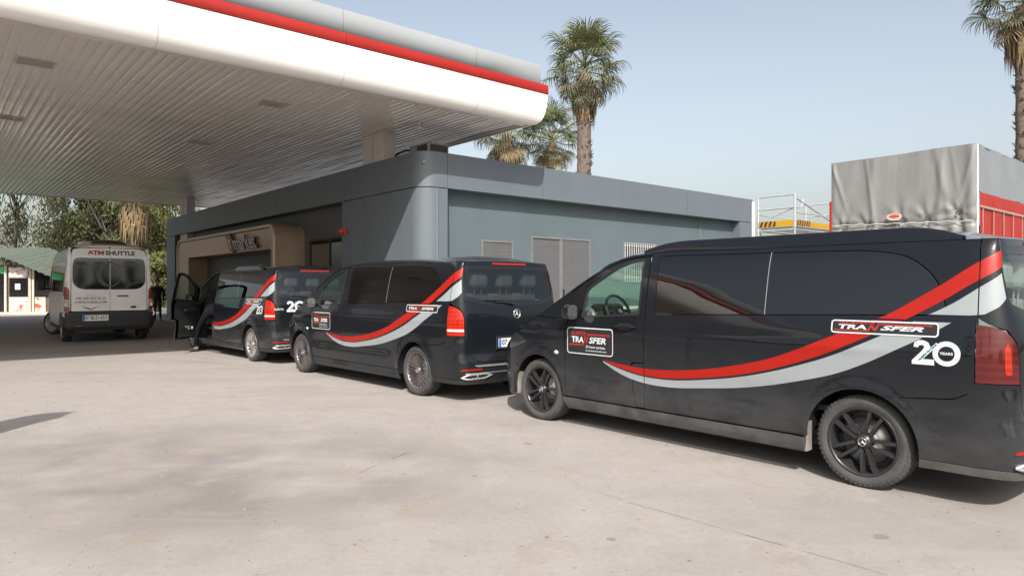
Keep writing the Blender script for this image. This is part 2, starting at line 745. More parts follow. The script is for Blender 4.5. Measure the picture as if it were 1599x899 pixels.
    h = math_(nt, 'ADD', math_(nt, 'MULTIPLY', fine, .6), math_(nt, 'MULTIPLY', grit, .5))
    h = math_(nt, 'ADD', h, math_(nt, 'MULTIPLY', mid, 1.2))
    bump(nt, b, h, .35, .012)
    return m


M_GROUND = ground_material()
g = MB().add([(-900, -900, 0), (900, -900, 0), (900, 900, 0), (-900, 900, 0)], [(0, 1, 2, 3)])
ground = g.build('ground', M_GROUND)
tag(ground, kind='structure')

# joints and cracks in the slab: thin strips of dirt filled gap lying in the surface
M_JOINT = plain('joint_dirt', (.20, .175, .155), .95, var=.35, vscale=14)
rng = random.Random(5)


def crack(p0, p1, wid, wob, seed, name):
    r = random.Random(seed)
    n = max(8, int((Vector(p1) - Vector(p0)).length / .12))
    d = (Vector(p1) - Vector(p0))
    side = Vector((-d.y, d.x)).normalized()
    vs, fs = [], []
    o = 0
    for i in range(n + 1):
        t = i / n
        o = o * .9 + r.uniform(-wob, wob)
        w = wid * r.uniform(.25, 1.0)
        c = Vector(p0) + d * t + side * o
        vs += [(c.x + side.x * w, c.y + side.y * w, .004), (c.x - side.x * w, c.y - side.y * w, .004)]
        if i:
            fs.append((2 * i - 2, 2 * i - 1, 2 * i + 1, 2 * i))
    return MB().add(vs, fs).build(name, M_JOINT, ground)


def GP(x, y):
    z = 1076 * 1.48 / (y - 447)
    return ((x - 799.5) / 1076 * z, z)


crack(GP(985, 785), GP(1385, 897), .003, .005, 1, 'slab_joint')
crack(GP(985, 785), GP(760, 709), .0014, .006, 2, 'slab_joint')
crack(GP(620, 596), GP(260, 560), .004, .006, 7, 'slab_joint')
crack(GP(700, 640), GP(1100, 600), .003, .006, 8, 'slab_joint')
crack(GP(600, 722), GP(560, 738), .003, .012, 3, 'slab_crack')
crack(GP(640, 706), GP(612, 716), .007, .012, 4, 'slab_crack')

# loose grit and crumbs lying about
rg = random.Random(77)
vs, fs = [], []
for k in range(1500):
    y = 2.6 + 14 * rg.random() ** 1.6
    x = rg.uniform(-.8, .8) * y
    s_ = rg.uniform(.003, .009) * (1.6 if rg.random() < .08 else 1)
    a = rg.uniform(0, 6.28)
    b0 = len(vs)
    for q in range(4):
        vs.append((x + s_ * rg.uniform(.7, 1.5) * math.cos(a + q * 1.57), y + s_ * rg.uniform(.7, 1.5) * math.sin(a + q * 1.57), .0005))
    vs.append((x, y, s_ * rg.uniform(.5, 1.0)))
    fs += [(b0 + q, b0 + (q + 1) % 4, b0 + 4) for q in range(4)]
tag(MB().add(vs, fs).build('grit', plain('grit_stone', (.19, .165, .15), .9, var=.5, vscale=3)), 'loose grit scattered over the concrete yard', 'grit', kind='stuff')

# ------------------------------------------------------------------ canopy
M_WHITE = plain('canopy_white_panel', (.80, .785, .755), .32, var=.03, vscale=.8)
M_RED = plain('canopy_red_band', (.30, .011, .006), .45, var=.06, vscale=1.5)
M_GREYBAND = plain('canopy_grey_band', (.27, .285, .295), .7, var=.05, spec=.2, vscale=.7)
M_SOFFIT = None


def soffit_material():
    m, nt, b = new_mat('soffit_panel')
    n = noise(nt, 1.1, 5, .6, dist=.5)
    c = ramp(nt, n, [(.3, (.62, .575, .53)), (.7, (.72, .675, .63))])
    nt.links.new(c, b.inputs['Base Color'])
    r = N(nt, 'MapRange')
    nt.links.new(noise(nt, .5, 4, .6), r.inputs['Value'])
    r.inputs['To Min'].default_value = .10
    r.inputs['To Max'].default_value = .24
    nt.links.new(r.outputs[0], b.inputs['Roughness'])
    b.inputs['Specular IOR Level'].default_value = 1.0
    tc = N(nt, 'TexCoord')
    mp = N(nt, 'Mapping')
    mp.inputs['Scale'].default_value = (3.0, .55, 1)
    nt.links.new(tc.outputs['Object'], mp.inputs[0])
    bump(nt, b, noise(nt, 1.6, 2, .5, vec=mp.outputs[0]), .22, .05)
    return m


M_SOFFIT = soffit_material()
M_DARK = plain('dark_metal', (.03, .03, .032), .5)
M_LAMP = plain('lamp_lens', (.36, .335, .31), .3)
M_COLUMN = plain('column_cladding', (.60, .545, .49), .38, var=.05)

HC = 5.40
CU0, CU1, CV0, CV1 = 12.42, 36.2, -15.5, 11.28
canopy = empty('canopy', W(CU0, 8.9, 0), ANG, 'huge white fuel station canopy with a red band and slatted underside', 'canopy')
OV, OU = 8.9, CU0                     # offsets of the local frame


def cbox(v0, v1, u0, u1, z0, z1, bev=0.0):
    return MB().box(v0 - OV, v1 - OV, u0 - OU, u1 - OU, z0, z1, bev)


# fascia profile: (outward, z)
prof_white = [(-.06, HC - .005), (.0, HC), (.07, HC + .02), (.135, HC + .08), (.185, HC + .18), (.22, HC + .32), (.245, HC + .50), (.255, HC + .725)]
prof_red = [(.262, HC + .730), (.268, HC + .735), (.268, HC + .945), (.262, HC + .95)]
prof_grey = [(.10, HC + .955), (.14, HC + .96), (.14, HC + 1.44), (.12, HC + 1.45), (-.05, HC + 1.45)]


def fascia(name, prof, mat, side, a, b, mit0, mit1):
    """one straight piece; side 0 front (along v), 1 right (along u), 2 back, 3 left"""
    vs = []
    for end, mit in ((a, mit0), (b, mit1)):
        for o, z in prof:
            e = end + mit * o
            if side == 0:
                p = (e - OV, CU0 - o - OU, z)
            elif side == 1:
                p = (CV1 + o - OV, e - OU, z)
            elif side == 2:
                p = (e - OV, CU1 + o - OU, z)
            else:
                p = (CV0 - o - OV, e - OU, z)
            vs.append(p)
    n = len(prof)
    fs = [(i, i + 1, n + i + 1, n + i) for i in range(n - 1)]
    return MB().add(vs, fs, True).build(name, mat, canopy)


G = .0025
cuts = [CV0] + [v for v in (-13.5, -10.2, -6.95, -3.65, -.4, 2.9, 6.19, 9.45)] + [CV1]
for i in range(len(cuts) - 1):
    m0 = -1 if i == 0 else 0
    m1 = 1 if i == len(cuts) - 2 else 0
    a, b = cuts[i] + (G if not m0 else 0), cuts[i + 1] - (G if not m1 else 0)
    fascia('white_fascia_panel', prof_white, M_WHITE, 0, a, b, m0, m1)
    fascia('red_band_panel', prof_red, M_RED, 0, a, b, m0, m1)
    fascia('grey_band_panel', prof_grey, M_GREYBAND, 0, a, b, m0, m1)
    fascia('white_fascia_panel', prof_white, M_WHITE, 2, a, b, m0, m1)
ucuts = [CU0] + [CU0 + 3.4 * k for k in range(1, 7)] + [CU1]
for i in range(len(ucuts) - 1):
    m0 = -1 if i == 0 else 0
    m1 = 1 if i == len(ucuts) - 2 else 0
    a, b = ucuts[i] + (G if not m0 else 0), ucuts[i + 1] - (G if not m1 else 0)
    fascia('white_fascia_panel', prof_white, M_WHITE, 1, a, b, m0, m1)
    fascia('red_band_panel', prof_red, M_RED, 1, a, b, m0, m1)
    fascia('grey_band_panel', prof_grey, M_GREYBAND, 1, a, b, m0, m1)
    fascia('white_fascia_panel', prof_white, M_WHITE, 3, a, b, m0, m1)
cbox(CV0 - .1, CV1 + .1, CU0 - .1, CU1 + .1, HC + 1.30, HC + 1.42).build('roof_deck', M_GREYBAND, canopy)
cbox(CV0 - .2, CV1 + .2, CU0 - .2, CU1 + .2, HC + .72, HC + .76).build('backing', M_GREYBAND, canopy)

# edge trim inside the fascia, then the long ceiling slats along u
M_TRIM = plain('soffit_trim', (.30, .265, .235), .45)
cbox(CV1 - .32, CV1 - .06, CU0 + .3, CU1 - .3, HC + .004, HC + .05).build('edge_trim', M_TRIM, canopy)
cbox(CV0 + .3, CV1 - .1, CU0 + .06, CU0 + .26, HC + .002, HC + .05).build('edge_trim', M_SOFFIT, canopy)
cbox(CV0 + .3, CV1 - .1, CU1 - .26, CU1 - .06, HC + .002, HC + .05).build('edge_trim', M_SOFFIT, canopy)
cbox(CV0 + .2, CV1 - .2, CU0 + .2, CU1 - .2, HC + .085, HC + .10).build('ceiling_backing', M_TRIM, canopy)
PW = .165
rs = random.Random(11)
n_slat = int((CV1 - .33 - (CV0 + .3)) / PW)
slat_meshes = []
for k in range(8):
    mb = MB()
    segs = 16
    w = PW - .0035
    prof = [(-w / 2, .045), (-w / 2, .004), (-w / 2 + .006, 0), (0, rs.uniform(-.002, .002)), (w / 2 - .006, 0), (w / 2, .004), (w / 2, .045)]
    vs, fs = [], []
    L = CU1 - CU0 - .54
    for i in range(segs + 1):
        t = i / segs
        tilt = rs.uniform(-.010, .010)
        sag = rs.uniform(-.006, .006)
        for x, z in prof:
            vs.append((x, t * L, z + sag + tilt * x / w * 1.0))
    n = len(prof)
    for i in range(segs):
        for j in range(n - 1):
            fs.append((i * n + j, i * n + j + 1, (i + 1) * n + j + 1, (i + 1) * n + j))
    mb.add(vs, fs, True)
    slat_meshes.append(mb.mesh('ceiling_slat', M_SOFFIT))
for k in range(n_slat):
    link('ceiling_slat', slat_meshes[rs.randrange(8)], canopy,
         (CV1 - .34 - (k + .5) * PW - OV, CU0 + .27 - OU, HC + .014 + rs.uniform(-.002, .002)), (0, rs.uniform(-.007, .007), 0))
# recessed lamps
lm_frame = MB().box(-.30, .30, -.26, -.22, -.004, .03).box(-.30, .30, .22, .26, -.004, .03).box(-.30, -.26, -.22, .22, -.004, .03).box(.26, .30, -.22, .22, -.004, .03).mesh('lamp_frame', plain('lamp_frame_grey', (.46, .43, .40), .4))
lm_lens = MB().box(-.259, .259, -.219, .219, .004, .02)
for k in range(9):
    lm_lens.box(-.259, .259, -.2 + k * .05, -.196 + k * .05, -.001, .0035)
lm_lens = lm_lens.mesh('lamp_lens', M_LAMP)
for u in (14.65, 19.85):
    for v in (-11.1, -6.9, -2.7, 1.5, 5.72):
        f = link('ceiling_lamp', lm_frame, canopy, (v - OV, u - OU, HC + .004))
        link('lens', lm_lens, f)
# detector, camera dome and small bracket below the slats
MB().box(-.12, .12, -.03, .03, -.05, .01, .01).build('detector', M_DARK, canopy, (-.3 - OV + .4, 17.0 - OU, HC))
camd = MB().lathe([(.0, -.20), (.05, -.19), (.085, -.15), (.09, -.11), (.07, -.10)], 14, 'z').tube([(0, 0, .02), (0, 0, -.11)], .02).box(-.05, .12, -.02, .02, -.06, -.03)
camd.build('security_camera', plain('camera_white', (.55, .52, .48), .4), canopy, (9.05 - OV, 14.0 - OU, HC))
# columns (one box each, with a seam and a collar)
for u in (15.55, 32.7):
    for v in (9.06, -8.6):
        col = cbox(v - .17, v + .17, u - .1, u + .95, .0, HC + .03, .015).build('column', M_COLUMN, canopy)
        cbox(v - .175, v - .165, u + .42, u + .428, .1, HC - .06).build('cladding_seam', M_DARK, col)
        cbox(v - .19, v + .19, u - .12, u + .97, HC - .05, HC + .005, .006).build('collar', M_COLUMN, col)

# ------------------------------------------------------------------ shop building
def streaked(name, col, rough, bmp=0.0):
    """wall cladding with faint rain streaks and uneven dust"""
    m, nt, b = new_mat(name)
    tc = N(nt, 'TexCoord')
    mp = N(nt, 'Mapping')
    mp.inputs['Scale'].default_value = (5, 5, .22)
    nt.links.new(tc.outputs['Object'], mp.inputs[0])
    st = noise(nt, 1.6, 6, .65, vec=mp.outputs[0])
    cl = noise(nt, .7, 5, .6, vec=tc.outputs['Object'])
    c = ramp(nt, cl, [(.3, tuple(x * .93 for x in col)), (.7, tuple(x * 1.07 for x in col))])
    c = mixc(nt, math_(nt, 'MULTIPLY', ramp(nt, st, [(.50, (0, 0, 0)), (.72, (1, 1, 1))]), .10), c, tuple(x * 1.35 + .02 for x in col))
    c = mixc(nt, math_(nt, 'MULTIPLY', ramp(nt, st, [(.28, (1, 1, 1)), (.42, (0, 0, 0))]), .10), c, tuple(x * .6 for x in col))
    nt.links.new(c, b.inputs['Base Color'])
    rr = N(nt, 'MapRange')
    nt.links.new(st, rr.inputs['Value'])
    rr.inputs['To Min'].default_value = rough - .08
    rr.inputs['To Max'].default_value = rough + .10
    nt.links.new(rr.outputs[0], b.inputs['Roughness'])
    if bmp:
        bump(nt, b, noise(nt, 90, 4, vec=tc.outputs['Object']), bmp, .01)
    MATS[name] = m
    return m


FV, FU = 8.75, 13.44
BV1, BU1 = 23.05, 35.4
ZF0, ZF1 = 3.81, 4.64
M_PANEL = streaked('grey_composite_panel', (.112, .132, .152), .45)
M_RENDER = streaked('grey_render_wall', (.088, .118, .132), .75, .25)
M_DARKWALL = plain('dark_render_wall', (.10, .108, .113), .6, var=.08)
M_GAP = plain('joint_black', (.012, .013, .015), .7)
M_GLASS_D = glassy('shop_glass', (.10, .11, .11), .04)
M_SHUT = plain('shutter_grey', (.098, .099, .104), .5, var=.06)
M_FRAME = plain('frame_grey', (.15, .16, .165), .4)
shop = empty('shop_building', W(FU, FV, 0), ANG, 'flat roofed dark grey market building clad in metal panels', 'building')
# pavement round it
tag(MB().box(-.75, BV1 - FV + .7, -.75, BU1 - FU + .7, -.2, .14, .02).build('pavement', plain('pavement_concrete', (.36, .33, .30), .85, bmp=.2), None, W(FU, FV, 0), (0, 0, ANG)), kind='structure')


def sb(v0, v1, u0, u1, z0, z1, bev=0.0):
    return MB().box(v0 - FV, v1 - FV, u0 - FU, u1 - FU, z0, z1, bev)


REC = .32
ZB = .141
# core walls
sb(9.5, 22.9, FU + REC, FU + REC + .2, ZB, ZF1 - .1).build('wall', M_RENDER, shop)
sb(FV + .42, FV + .6, 17.45, BU1 - .3, ZB, ZF1 - .1).build('wall', M_DARKWALL, shop)
sb(FV + .1, FV + .3, 14.4, 17.40, ZB, ZF0 - .05).build('wall', M_GAP, shop)
sb(22.7, 22.95, FU + .6, BU1 - .3, ZB, ZF1 - .1).build('wall', M_RENDER, shop)
sb(FV + .3, 22.9, BU1 - .28, BU1 - .1, ZB, ZF1 - .1).build('wall', M_RENDER, shop)
sb(FV + .1, BV1 - .1, FU + .1, BU1 - .12, ZF1 - .3, ZF1 - .22).build('roof', plain('roof_membrane', (.25, .25, .25), .8), shop)
sb(FV + .04, FV + .08, 14.0, BU1 - .1, ZF0 + .01, ZF1 - .03).build('fascia_backing', M_GAP, shop)
sb(9.3, BV1 - .06, FU + .04, FU + .08, ZF0 + .01, ZF1 - .03).build('fascia_backing', M_GAP, shop)
sb(FV + .045, FV + .45, 17.42, BU1 - .1, ZF0 + .003, ZF0 + .03).build('eave', M_DARKWALL, shop)
sb(9.5, BV1 - .1, FU + .045, FU + .4, ZF0 + .003, ZF0 + .03).build('eave', M_RENDER, shop)

RC = .45


def corner_piece(name, z0, z1, u_end, v_end, mat):
    """curved cladding sheet from the market side round to the sunny side"""
    pts = [(0.0, u_end - FU)]
    cx_, cy_ = RC, RC
    for i in range(13):
        a = math.pi + (math.pi / 2) * i / 12
        pts.append((cx_ + RC * math.cos(a), cy_ + RC * math.sin(a)))
    pts.append((v_end - FV, 0.0))
    vs, fs = [], []
    for x, y in pts:
        vs += [(x, y, z0), (x, y, z1)]
    for i in range(len(pts) - 1):
        fs.append((2 * i, 2 * i + 2, 2 * i + 3, 2 * i + 1))
    mb = MB().add(vs, fs, True)
    inner = [(x + (.04 if x < .3 else 0), y + (.04 if y < .3 else 0)) for x, y in pts]
    top = [(x, y, z1) for x, y in pts] + [(x, y, z1) for x, y in inner]
    n = len(pts)
    mb.add(top, [(i, i + 1, n + i + 1, n + i) for i in range(n - 1)])
    o = mb.build(name, mat, shop)
    return o


g_ = .006
corner_piece('corner_fascia_panel', ZF0, ZF1, 14.9, 9.47 - g_, M_PANEL)
corner_piece('corner_wall_panel', ZB, ZF0 - .02, 14.27, 9.20, M_PANEL)
sb(9.21, 9.47, FU, FU + .04, ZB, ZF0 - .02).build('wall_panel', M_PANEL, shop)
sb(9.44, 9.48, FU + .04, FU + REC, ZB, ZF0 - .004).build('wall_return', M_PANEL, shop)
for a, b in ((14.28, 14.92), (14.93, 16.2), (16.21, 17.44)):
    sb(FV, FV + .04, a, b, ZB, ZF0 - .02).build('wall_panel', M_PANEL, shop)
sb(FV + .04, FV + .42, 17.40, 17.44, ZB, ZF0 - .004).build('wall_return', M_DARKWALL, shop)
vc = [9.47, 12.57, 15.78, 19.05, 22.2, BV1]
for a, b in zip(vc, vc[1:]):
    sb(a + g_, b - g_, FU, FU + .04, ZF0, ZF1).build('fascia_panel', M_PANEL, shop)
uc = [14.9, 17.3, 19.7, 22.1, 24.5, 26.9, 29.3, 31.7, 33.9, BU1]
for a, b in zip(uc, uc[1:]):
    sb(FV, FV + .04, a + g_, b - g_, ZF0, ZF1).build('fascia_panel', M_PANEL, shop)
sb(22.2, BV1, FU, FU + .9, ZB, ZF0 - .02).build('end_pier', M_PANEL, shop)
sb(BV1 - .02, BV1 + .02, FU + .06, BU1, ZF0, ZF1).build('fascia_panel', M_PANEL, shop)
sb(FV, FV + .9, 34.0, BU1 - .02, ZB, ZF0 - .02).build('end_pier', M_PANEL, shop)
sb(9.42, BV1 - .1, FU + .042, FU + .14, ZF1 - .03, ZF1 - .004).build('coping', M_PANEL, shop)

# sunny side: small window, sliding door, barred window
WU = FU + REC


def frame_rect(v0, v1, z0, z1, t, d0, d1):
    mb = MB()
    mb.box(v0 - FV, v1 - FV, d0 - FU, d1 - FU, z1 - t, z1)
    mb.box(v0 - FV, v1 - FV, d0 - FU, d1 - FU, z0, z0 + t)
    mb.box(v0 - FV, v0 + t - FV, d0 - FU, d1 - FU, z0 + t, z1 - t)
    mb.box(v1 - t - FV, v1 - FV, d0 - FU, d1 - FU, z0 + t, z1 - t)
    return mb


w1 = frame_rect(10.72, 11.78, 1.95, 2.66, .05, WU - .03, WU + .05).build('window', M_FRAME, shop)
sb(10.77, 11.73, WU - .005, WU - .002, 2.0, 2.61).build('shutter', plain('shutter_dark', (.16, .155, .15), .5), w1)
for k in range(7):
    sb(10.775, 11.725, WU - .013, WU - .006, 2.03 + k * .083, 2.095 + k * .083).build('slat', M_SHUT, w1)
d1 = frame_rect(12.40, 14.72, ZB, 2.84, .06, WU - .05, WU + .04).build('sliding_door', M_FRAME, shop)
for a, b, o in ((12.46, 13.46, .0), (13.54, 14.66, -.012)):
    sb(a, b, WU - .022 + o, WU - .004 + o, ZB + .06, 2.78).build('door_leaf', M_SHUT, d1)
sb(13.46, 13.56, WU - .06, WU - .003, ZB + .06, 2.78).build('mullion', M_FRAME, d1)
sb(13.60, 13.63, WU - .075, WU - .036, 1.1, 1.4).build('handle', M_DARK, d1)
w2 = frame_rect(16.2, 17.75, 1.6, 2.83, .05, WU - .03, WU + .05).build('window', M_FRAME, shop)
sb(16.25, 17.70, WU - .006, WU - .003, 1.65, 2.78).build('pane', plain('dim_pane', (.05, .055, .06), .1), w2)
bars = MB()
for k in range(15):
    bars.box(16.22 + k * .107 - FV, 16.24 + k * .107 - FV, WU - .07 - FU, WU - .055 - FU, 1.6, 2.81)
for z in (1.75, 2.25, 2.72):
    bars.box(16.2 - FV, 17.75 - FV, WU - .055 - FU, WU - .045 - FU, z, z + .02)
bars.build('window_bars', plain('bar_paint', (.45, .46, .46), .5), w2)

# market side: glazing and gold portal
M_GOLD = plain('bronze_gold_panel', (.42, .315, .235), .34, metal=.35, var=.05, vscale=.8)
MV = FV + .42
for a, b in ((17.5, 20.3), (32.6, 33.9)):
    sb(MV - .06, MV - .02, a + .04, b - .04, .3, 2.75).build('shop_window', M_GLASS_D, shop)
    sb(MV - .012, MV - .004, a, b, ZB, 2.85).build('window_backing', M_GAP, shop)
    for q in (a, (a + b) / 2 - .02, b - .05):
        sb(MV - .09, MV - .012, q, q + .05, ZB, 2.85).build('window_mullion', M_DARK, shop)
sb(MV - .09, MV - .012, 17.55, 20.25, 2.85, 2.92).build('window_head', M_DARK, shop)
PV = 8.18
PU0, PU1, PZ = 20.85, 31.5, 3.43


def loop_arch(u0, u1, zt, r, v):
    pts = [(u0, ZB)]
    for i in range(7):
        a = math.pi - math.pi / 2 * i / 6
        pts.append((u0 + r + r * math.cos(a), zt - r + r * math.sin(a)))
    for i in range(7):
        a = math.pi / 2 - math.pi / 2 * i / 6
        pts.append((u1 - r + r * math.cos(a), zt - r + r * math.sin(a)))
    pts.append((u1, ZB))
    return [(v - FV, u - FU, z) for u, z in pts]


portal = MB()
loops = [loop_arch(PU0 - .02, PU1 + .02, PZ, .42, MV), loop_arch(PU0 - .02, PU1 + .02, PZ, .42, PV + .03), loop_arch(PU0, PU1, PZ - .015, .42, PV), loop_arch(PU0 + .09, PU1 - .09, PZ - .10, .36, PV),
         loop_arch(PU0 + .12, PU1 - .12, PZ - .14, .34, PV + .05), loop_arch(PU0 + .85, PU1 - .85, PZ - .76, .06, PV + .24), loop_arch(PU0 + .87, PU1 - .87, PZ - .78, .05, MV + .3)]
nl = len(loops[0])
for a, b in zip(loops, loops[1:]):
    portal.add(a + b, [(i, i + 1, nl + i + 1, nl + i) for i in range(nl - 1)], False)
portal.build('entrance_portal', M_GOLD, shop)
sb(MV + .31, MV + .33, PU0 + .8, PU1 - .8, ZB, PZ - .72).build('entrance_glass', M_GLASS_D, shop)
sb(MV + 1.9, MV + 1.95, PU0 + .6, PU1 - .6, ZB, PZ - .4).build('interior_wall', plain('shop_interior', (.12, .10, .085), .6), shop)
sb(MV + .35, MV + 1.9, PU0 + .6, PU1 - .6, PZ - .7, PZ - .66).build('interior_ceiling', plain('shop_ceiling', (.35, .33, .3), .7), shop)
for q in (22.6, 24.4, 26.2, 28.0, 29.8):
    sb(MV + .22, MV + .305, q, q + .06, ZB, PZ - .79).build('entrance_mullion', M_DARK, shop)
sb(MV + .2, MV + .3, PU0 + 2.2, PU0 + 4.9, 2.02, 2.42).build('door_header', plain('orange_red_header', (.38, .075, .03), .5), shop)
for z0, q in ((.5, 21.9), (.5, 30.1)):
    sb(MV + .26, MV + .3, q, q + .5, 1.0, 2.2).build('poster', plain('poster_grey', (.33, .30, .32), .6), shop)

# raised sign letters on the portal: reads from the far end towards us
def sign_place(ubase, zbase, slope_v):
    def f(tx, ty):
        z = zbase + ty
        t = (PZ - .14 - z) / .62
        return Vector((PV + .05 + .19 * t - slope_v - FV, ubase - tx - FU, z))
    return f


M_SIGN_D = plain('sign_letter_dark', (.035, .03, .03), .4)
M_SIGN_L = plain('sign_letter_face', (.62, .58, .54), .4)
su, sz = 23.62, 2.98
for off, mt, nm in ((.03, M_SIGN_D, 'sign_letters'), (.06, M_SIGN_D, 'sign_letters'), (.085, M_SIGN_D, 'sign_letters'), (.10, M_SIGN_L, 'sign_letter_faces')):
    me = text_mesh(nm, 'market', .60, mt, sign_place(su, sz, off), bold=.010, fit=(2.12, .50))
    link(nm, me, shop)
em = catmull([(-.16, -.30), (.16, -.30), (.20, .0), (.32, .05), (.30, .22), (.05, .30), (-.22, .24), (-.12, .08), (-.20, .0)], 4, True)
pl = sign_place(su + 1.36, sz + .03, .03)
pl2 = sign_place(su + 1.36, sz + .03, .10)
a = [pl(x, y) for x, y in em]
b = [pl2(x, y) for x, y in em]
n = len(em)
mb = MB().add(a + b, [(i, (i + 1) % n, n + (i + 1) % n, n + i) for i in range(n)])
mb.add(b, [tuple(range(n))])
mb.build('sign_emblem', plain('sign_emblem_red', (.16, .035, .025), .4), shop)
mb = MB()
q = [pl2(x, y) + Vector((-.006, 0, 0)) for x, y in ((-.08, -.2), (.06, -.2), (.06, .02), (.16, .06), (.0, .14), (-.08, .05))]
mb.add(q, [tuple(range(6))])
mb.build('sign_emblem_mark', M_SIGN_L, shop)
# little red alarm lamp on the corner block
al = MB().lathe([(.0, -.16), (.05, -.15), (.075, -.08), (.075, 0)], 12, 'x').box(-.02, .02, -.10, .10, -.10, .10, .01)
al.build('alarm_lamp', plain('alarm_red', (.5, .03, .02), .3), shop, (-.02, 17.3 - FU, 2.98))
# downpipe conduit seam on the render wall
sb(20.2, 20.24, WU - .03, WU - .003, ZB, ZF0).build('conduit', M_FRAME, shop)

# rooftop air conditioner with its pipe
ac = empty('air_conditioner', W(14.35, 9.55, ZF1 - .22), ANG, 'brown weathered air conditioner on the roof behind the rounded corner', 'air conditioner')
M_AC = plain('ac_case', (.27, .24, .21), .5, var=.2)
MB().box(-.3, .3, -.42, .42, .10, .55, .02).build('case', M_AC, ac)
MB().box(-.25, -.2, -.4, -.3, 0, .1).box(.2, .25, .3, .4, 0, .1).box(-.25, -.2, .3, .4, 0, .1).box(.2, .25, -.4, -.3, 0, .1).build('feet', M_DARK, ac)
MB().box(-.315, -.301, -.36, .05, .2, .5).box(-.25, .25, -.435, -.421, .2, .5).build('grille', M_DARK, ac)
MB().tube(catmull([(-.2, .42, .45), (-.25, .7, .5), (-.3, 1.1, .42), (-.32, 1.5, .2), (-.3, 1.7, .02)], 6), .03).build('pipe', M_DARK, ac)
MB().tube([(-.28, 1.2, 0), (-.28, 1.2, .3)], .025).lathe([(.0, .36), (.05, .34), (.05, .28), (.0, .27)], 10, 'z', (-.28, 1.2, 0)).build('vent', M_DARK, ac)

# ------------------------------------------------------------------ black vans
AR = .395          # wheel arch radius
AZ = .335
WB = 3.43


def van_extra(s, z):
    e = 0.0
    for c in (0.0, WB):
        r = math.hypot(s - c, z - AZ)
        if r < .75 and z > .2:
            e -= .014 * math.exp(-((max(r, .40) - .40) / .055) ** 2)
    if .4 < s < 3.1:
        k = sstep(.4, .75, s) * (1 - sstep(2.7, 3.1, s))
        e += .012 * k * math.exp(-((z - .60) / .10) ** 2)
    # shoulder crease below the windows
    e -= .006 * math.exp(-((z - 1.02) / .035) ** 2) * (1 - sstep(3.1, 3.5, s)) * sstep(-.9, -.6, s)
    # sculpted bumper corner
    if s < -.5 and z < .85:
        e += .03 * math.exp(-((s + 1.22) / .16) ** 2) * math.exp(-((z - .62) / .13) ** 2)
        e -= .012 * math.exp(-((s + .93) / .06) ** 2) * (1 - sstep(.72, .84, z)) * sstep(.30, .45, z)
    return e


VAN = Wrap(
    [(-.50, .964), (-.66, .962), (-.80, .948), (-.90, .912), (-.965, .85), (-1.0, .76), (-1.02, .62), (-1.038, .34), (-1.045, 0)],
    [(3.1, .964), (3.5, .957), (3.8, .935), (4.02, .88), (4.17, .77), (4.25, .60), (4.30, .32), (4.32, 0)],
    [(.14, .09), (.22, .04), (.32, .014), (.45, 0), (.75, -.002), (.95, 0), (1.06, .006), (1.12, .014), (1.20, .028), (1.4, .066), (1.6, .108), (1.72, .142), (1.80, .185), (1.86, .26)],
    [(.14, .10), (.24, .03), (.36, .0), (.50, .0), (.56, .012), (.64, .03), (.9, .035), (1.1, .045), (1.22, .068), (1.4, .112), (1.6, .158), (1.72, .185), (1.80, .20), (1.86, .26)],
    lambda s: sstep(-.72, -1.08, s) if False else (1 - sstep(-1.08, -.72, s)), van_extra)
SC = VAN.S_rear
TOP = Curve([(-9, 1.80), (1.9, 1.80), (2.2, 1.79), (2.5, 1.712), (2.9, 1.49), (3.3, 1.25), (3.45, 1.16), (3.7, 1.015), (3.9, .915), (4.03, .83), (4.15, .78), (9, .78)])


def arc(c, a0, a1, n=14, r=AR):
    return [(c + r * math.cos(R(lerp(a0, a1, i / n))), AZ + r * math.sin(R(lerp(a0, a1, i / n)))) for i in range(n + 1)]


def mir(p):
    return (2 * SC - p[0], p[1])


def sym(half):
    """half outline from left to the centre line, mirrored to the right"""
    return half + [mir(p) for p in reversed(half)]


P_BLACK = (.006, .0075, .0105)
M_VAN = [paint_dusty('black_paint_dusty', P_BLACK, (.17, .166, .16), .95), paint_dusty('black_paint_clean', P_BLACK, (.15, .148, .145), .30), paint_dusty('black_paint_third', P_BLACK, (.17, .165, .157), .75)]
M_TINT = plain('border_glass', (.006, .007, .008), .02, var=.0, spec=.62)
M_TINTW = glassy('tinted_glass', (.050, .056, .062), .03)
M_CLEAR = glassy('green_tint_glass', (.66, .84, .76), .01)
M_REAR = glassy('rear_tint_glass', (.52, .60, .60), .02)
M_PLASTIC = plain('black_plastic', (.018, .018, .019), .5, var=.2)
M_DUSTYPL = plain('dusty_plastic', (.075, .070, .066), .75, var=.35, vscale=5)
M_RUB = plain('seal_black', (.008, .008, .009), .6)
M_STRIPE_R = plain('stripe_red', (.30, .009, .004), .42, var=.04, spec=.3)
M_STRIPE_W = plain('stripe_silver', (.245, .268, .277), .4, var=.04, spec=.35)
M_DECAL_W = plain('decal_white', (.50, .52, .53), .35, var=.03)
M_DECAL_R = plain('decal_red', (.34, .020, .014), .35, var=.03)
M_DECAL_K = plain('decal_black', (.015, .015, .017), .3)
M_CHROME = plain('chrome', (.62, .62, .62), .22, metal=.75, var=.05)
M_PLATE = plain('plate_white', (.75, .75, .74), .4, var=.03)
M_PLATE_B = plain('plate_blue', (.03, .16, .50), .4)
M_TYRE = plain('tyre_rubber', (.045, .044, .043), .85, var=.25, vscale=9, bmp=.2, bscale=120)
M_TYRE_D = plain('tyre_rubber_dusty', (.055, .053, .052), .88, var=.25, vscale=9, bmp=.2, bscale=120)
M_INT = plain('interior_black', (.022, .022, .023), .6)
M_CREAM = plain('interior_cream', (.50, .50, .42), .6)
M_SEAT = plain('seat_leather', (.075, .078, .076), .5)
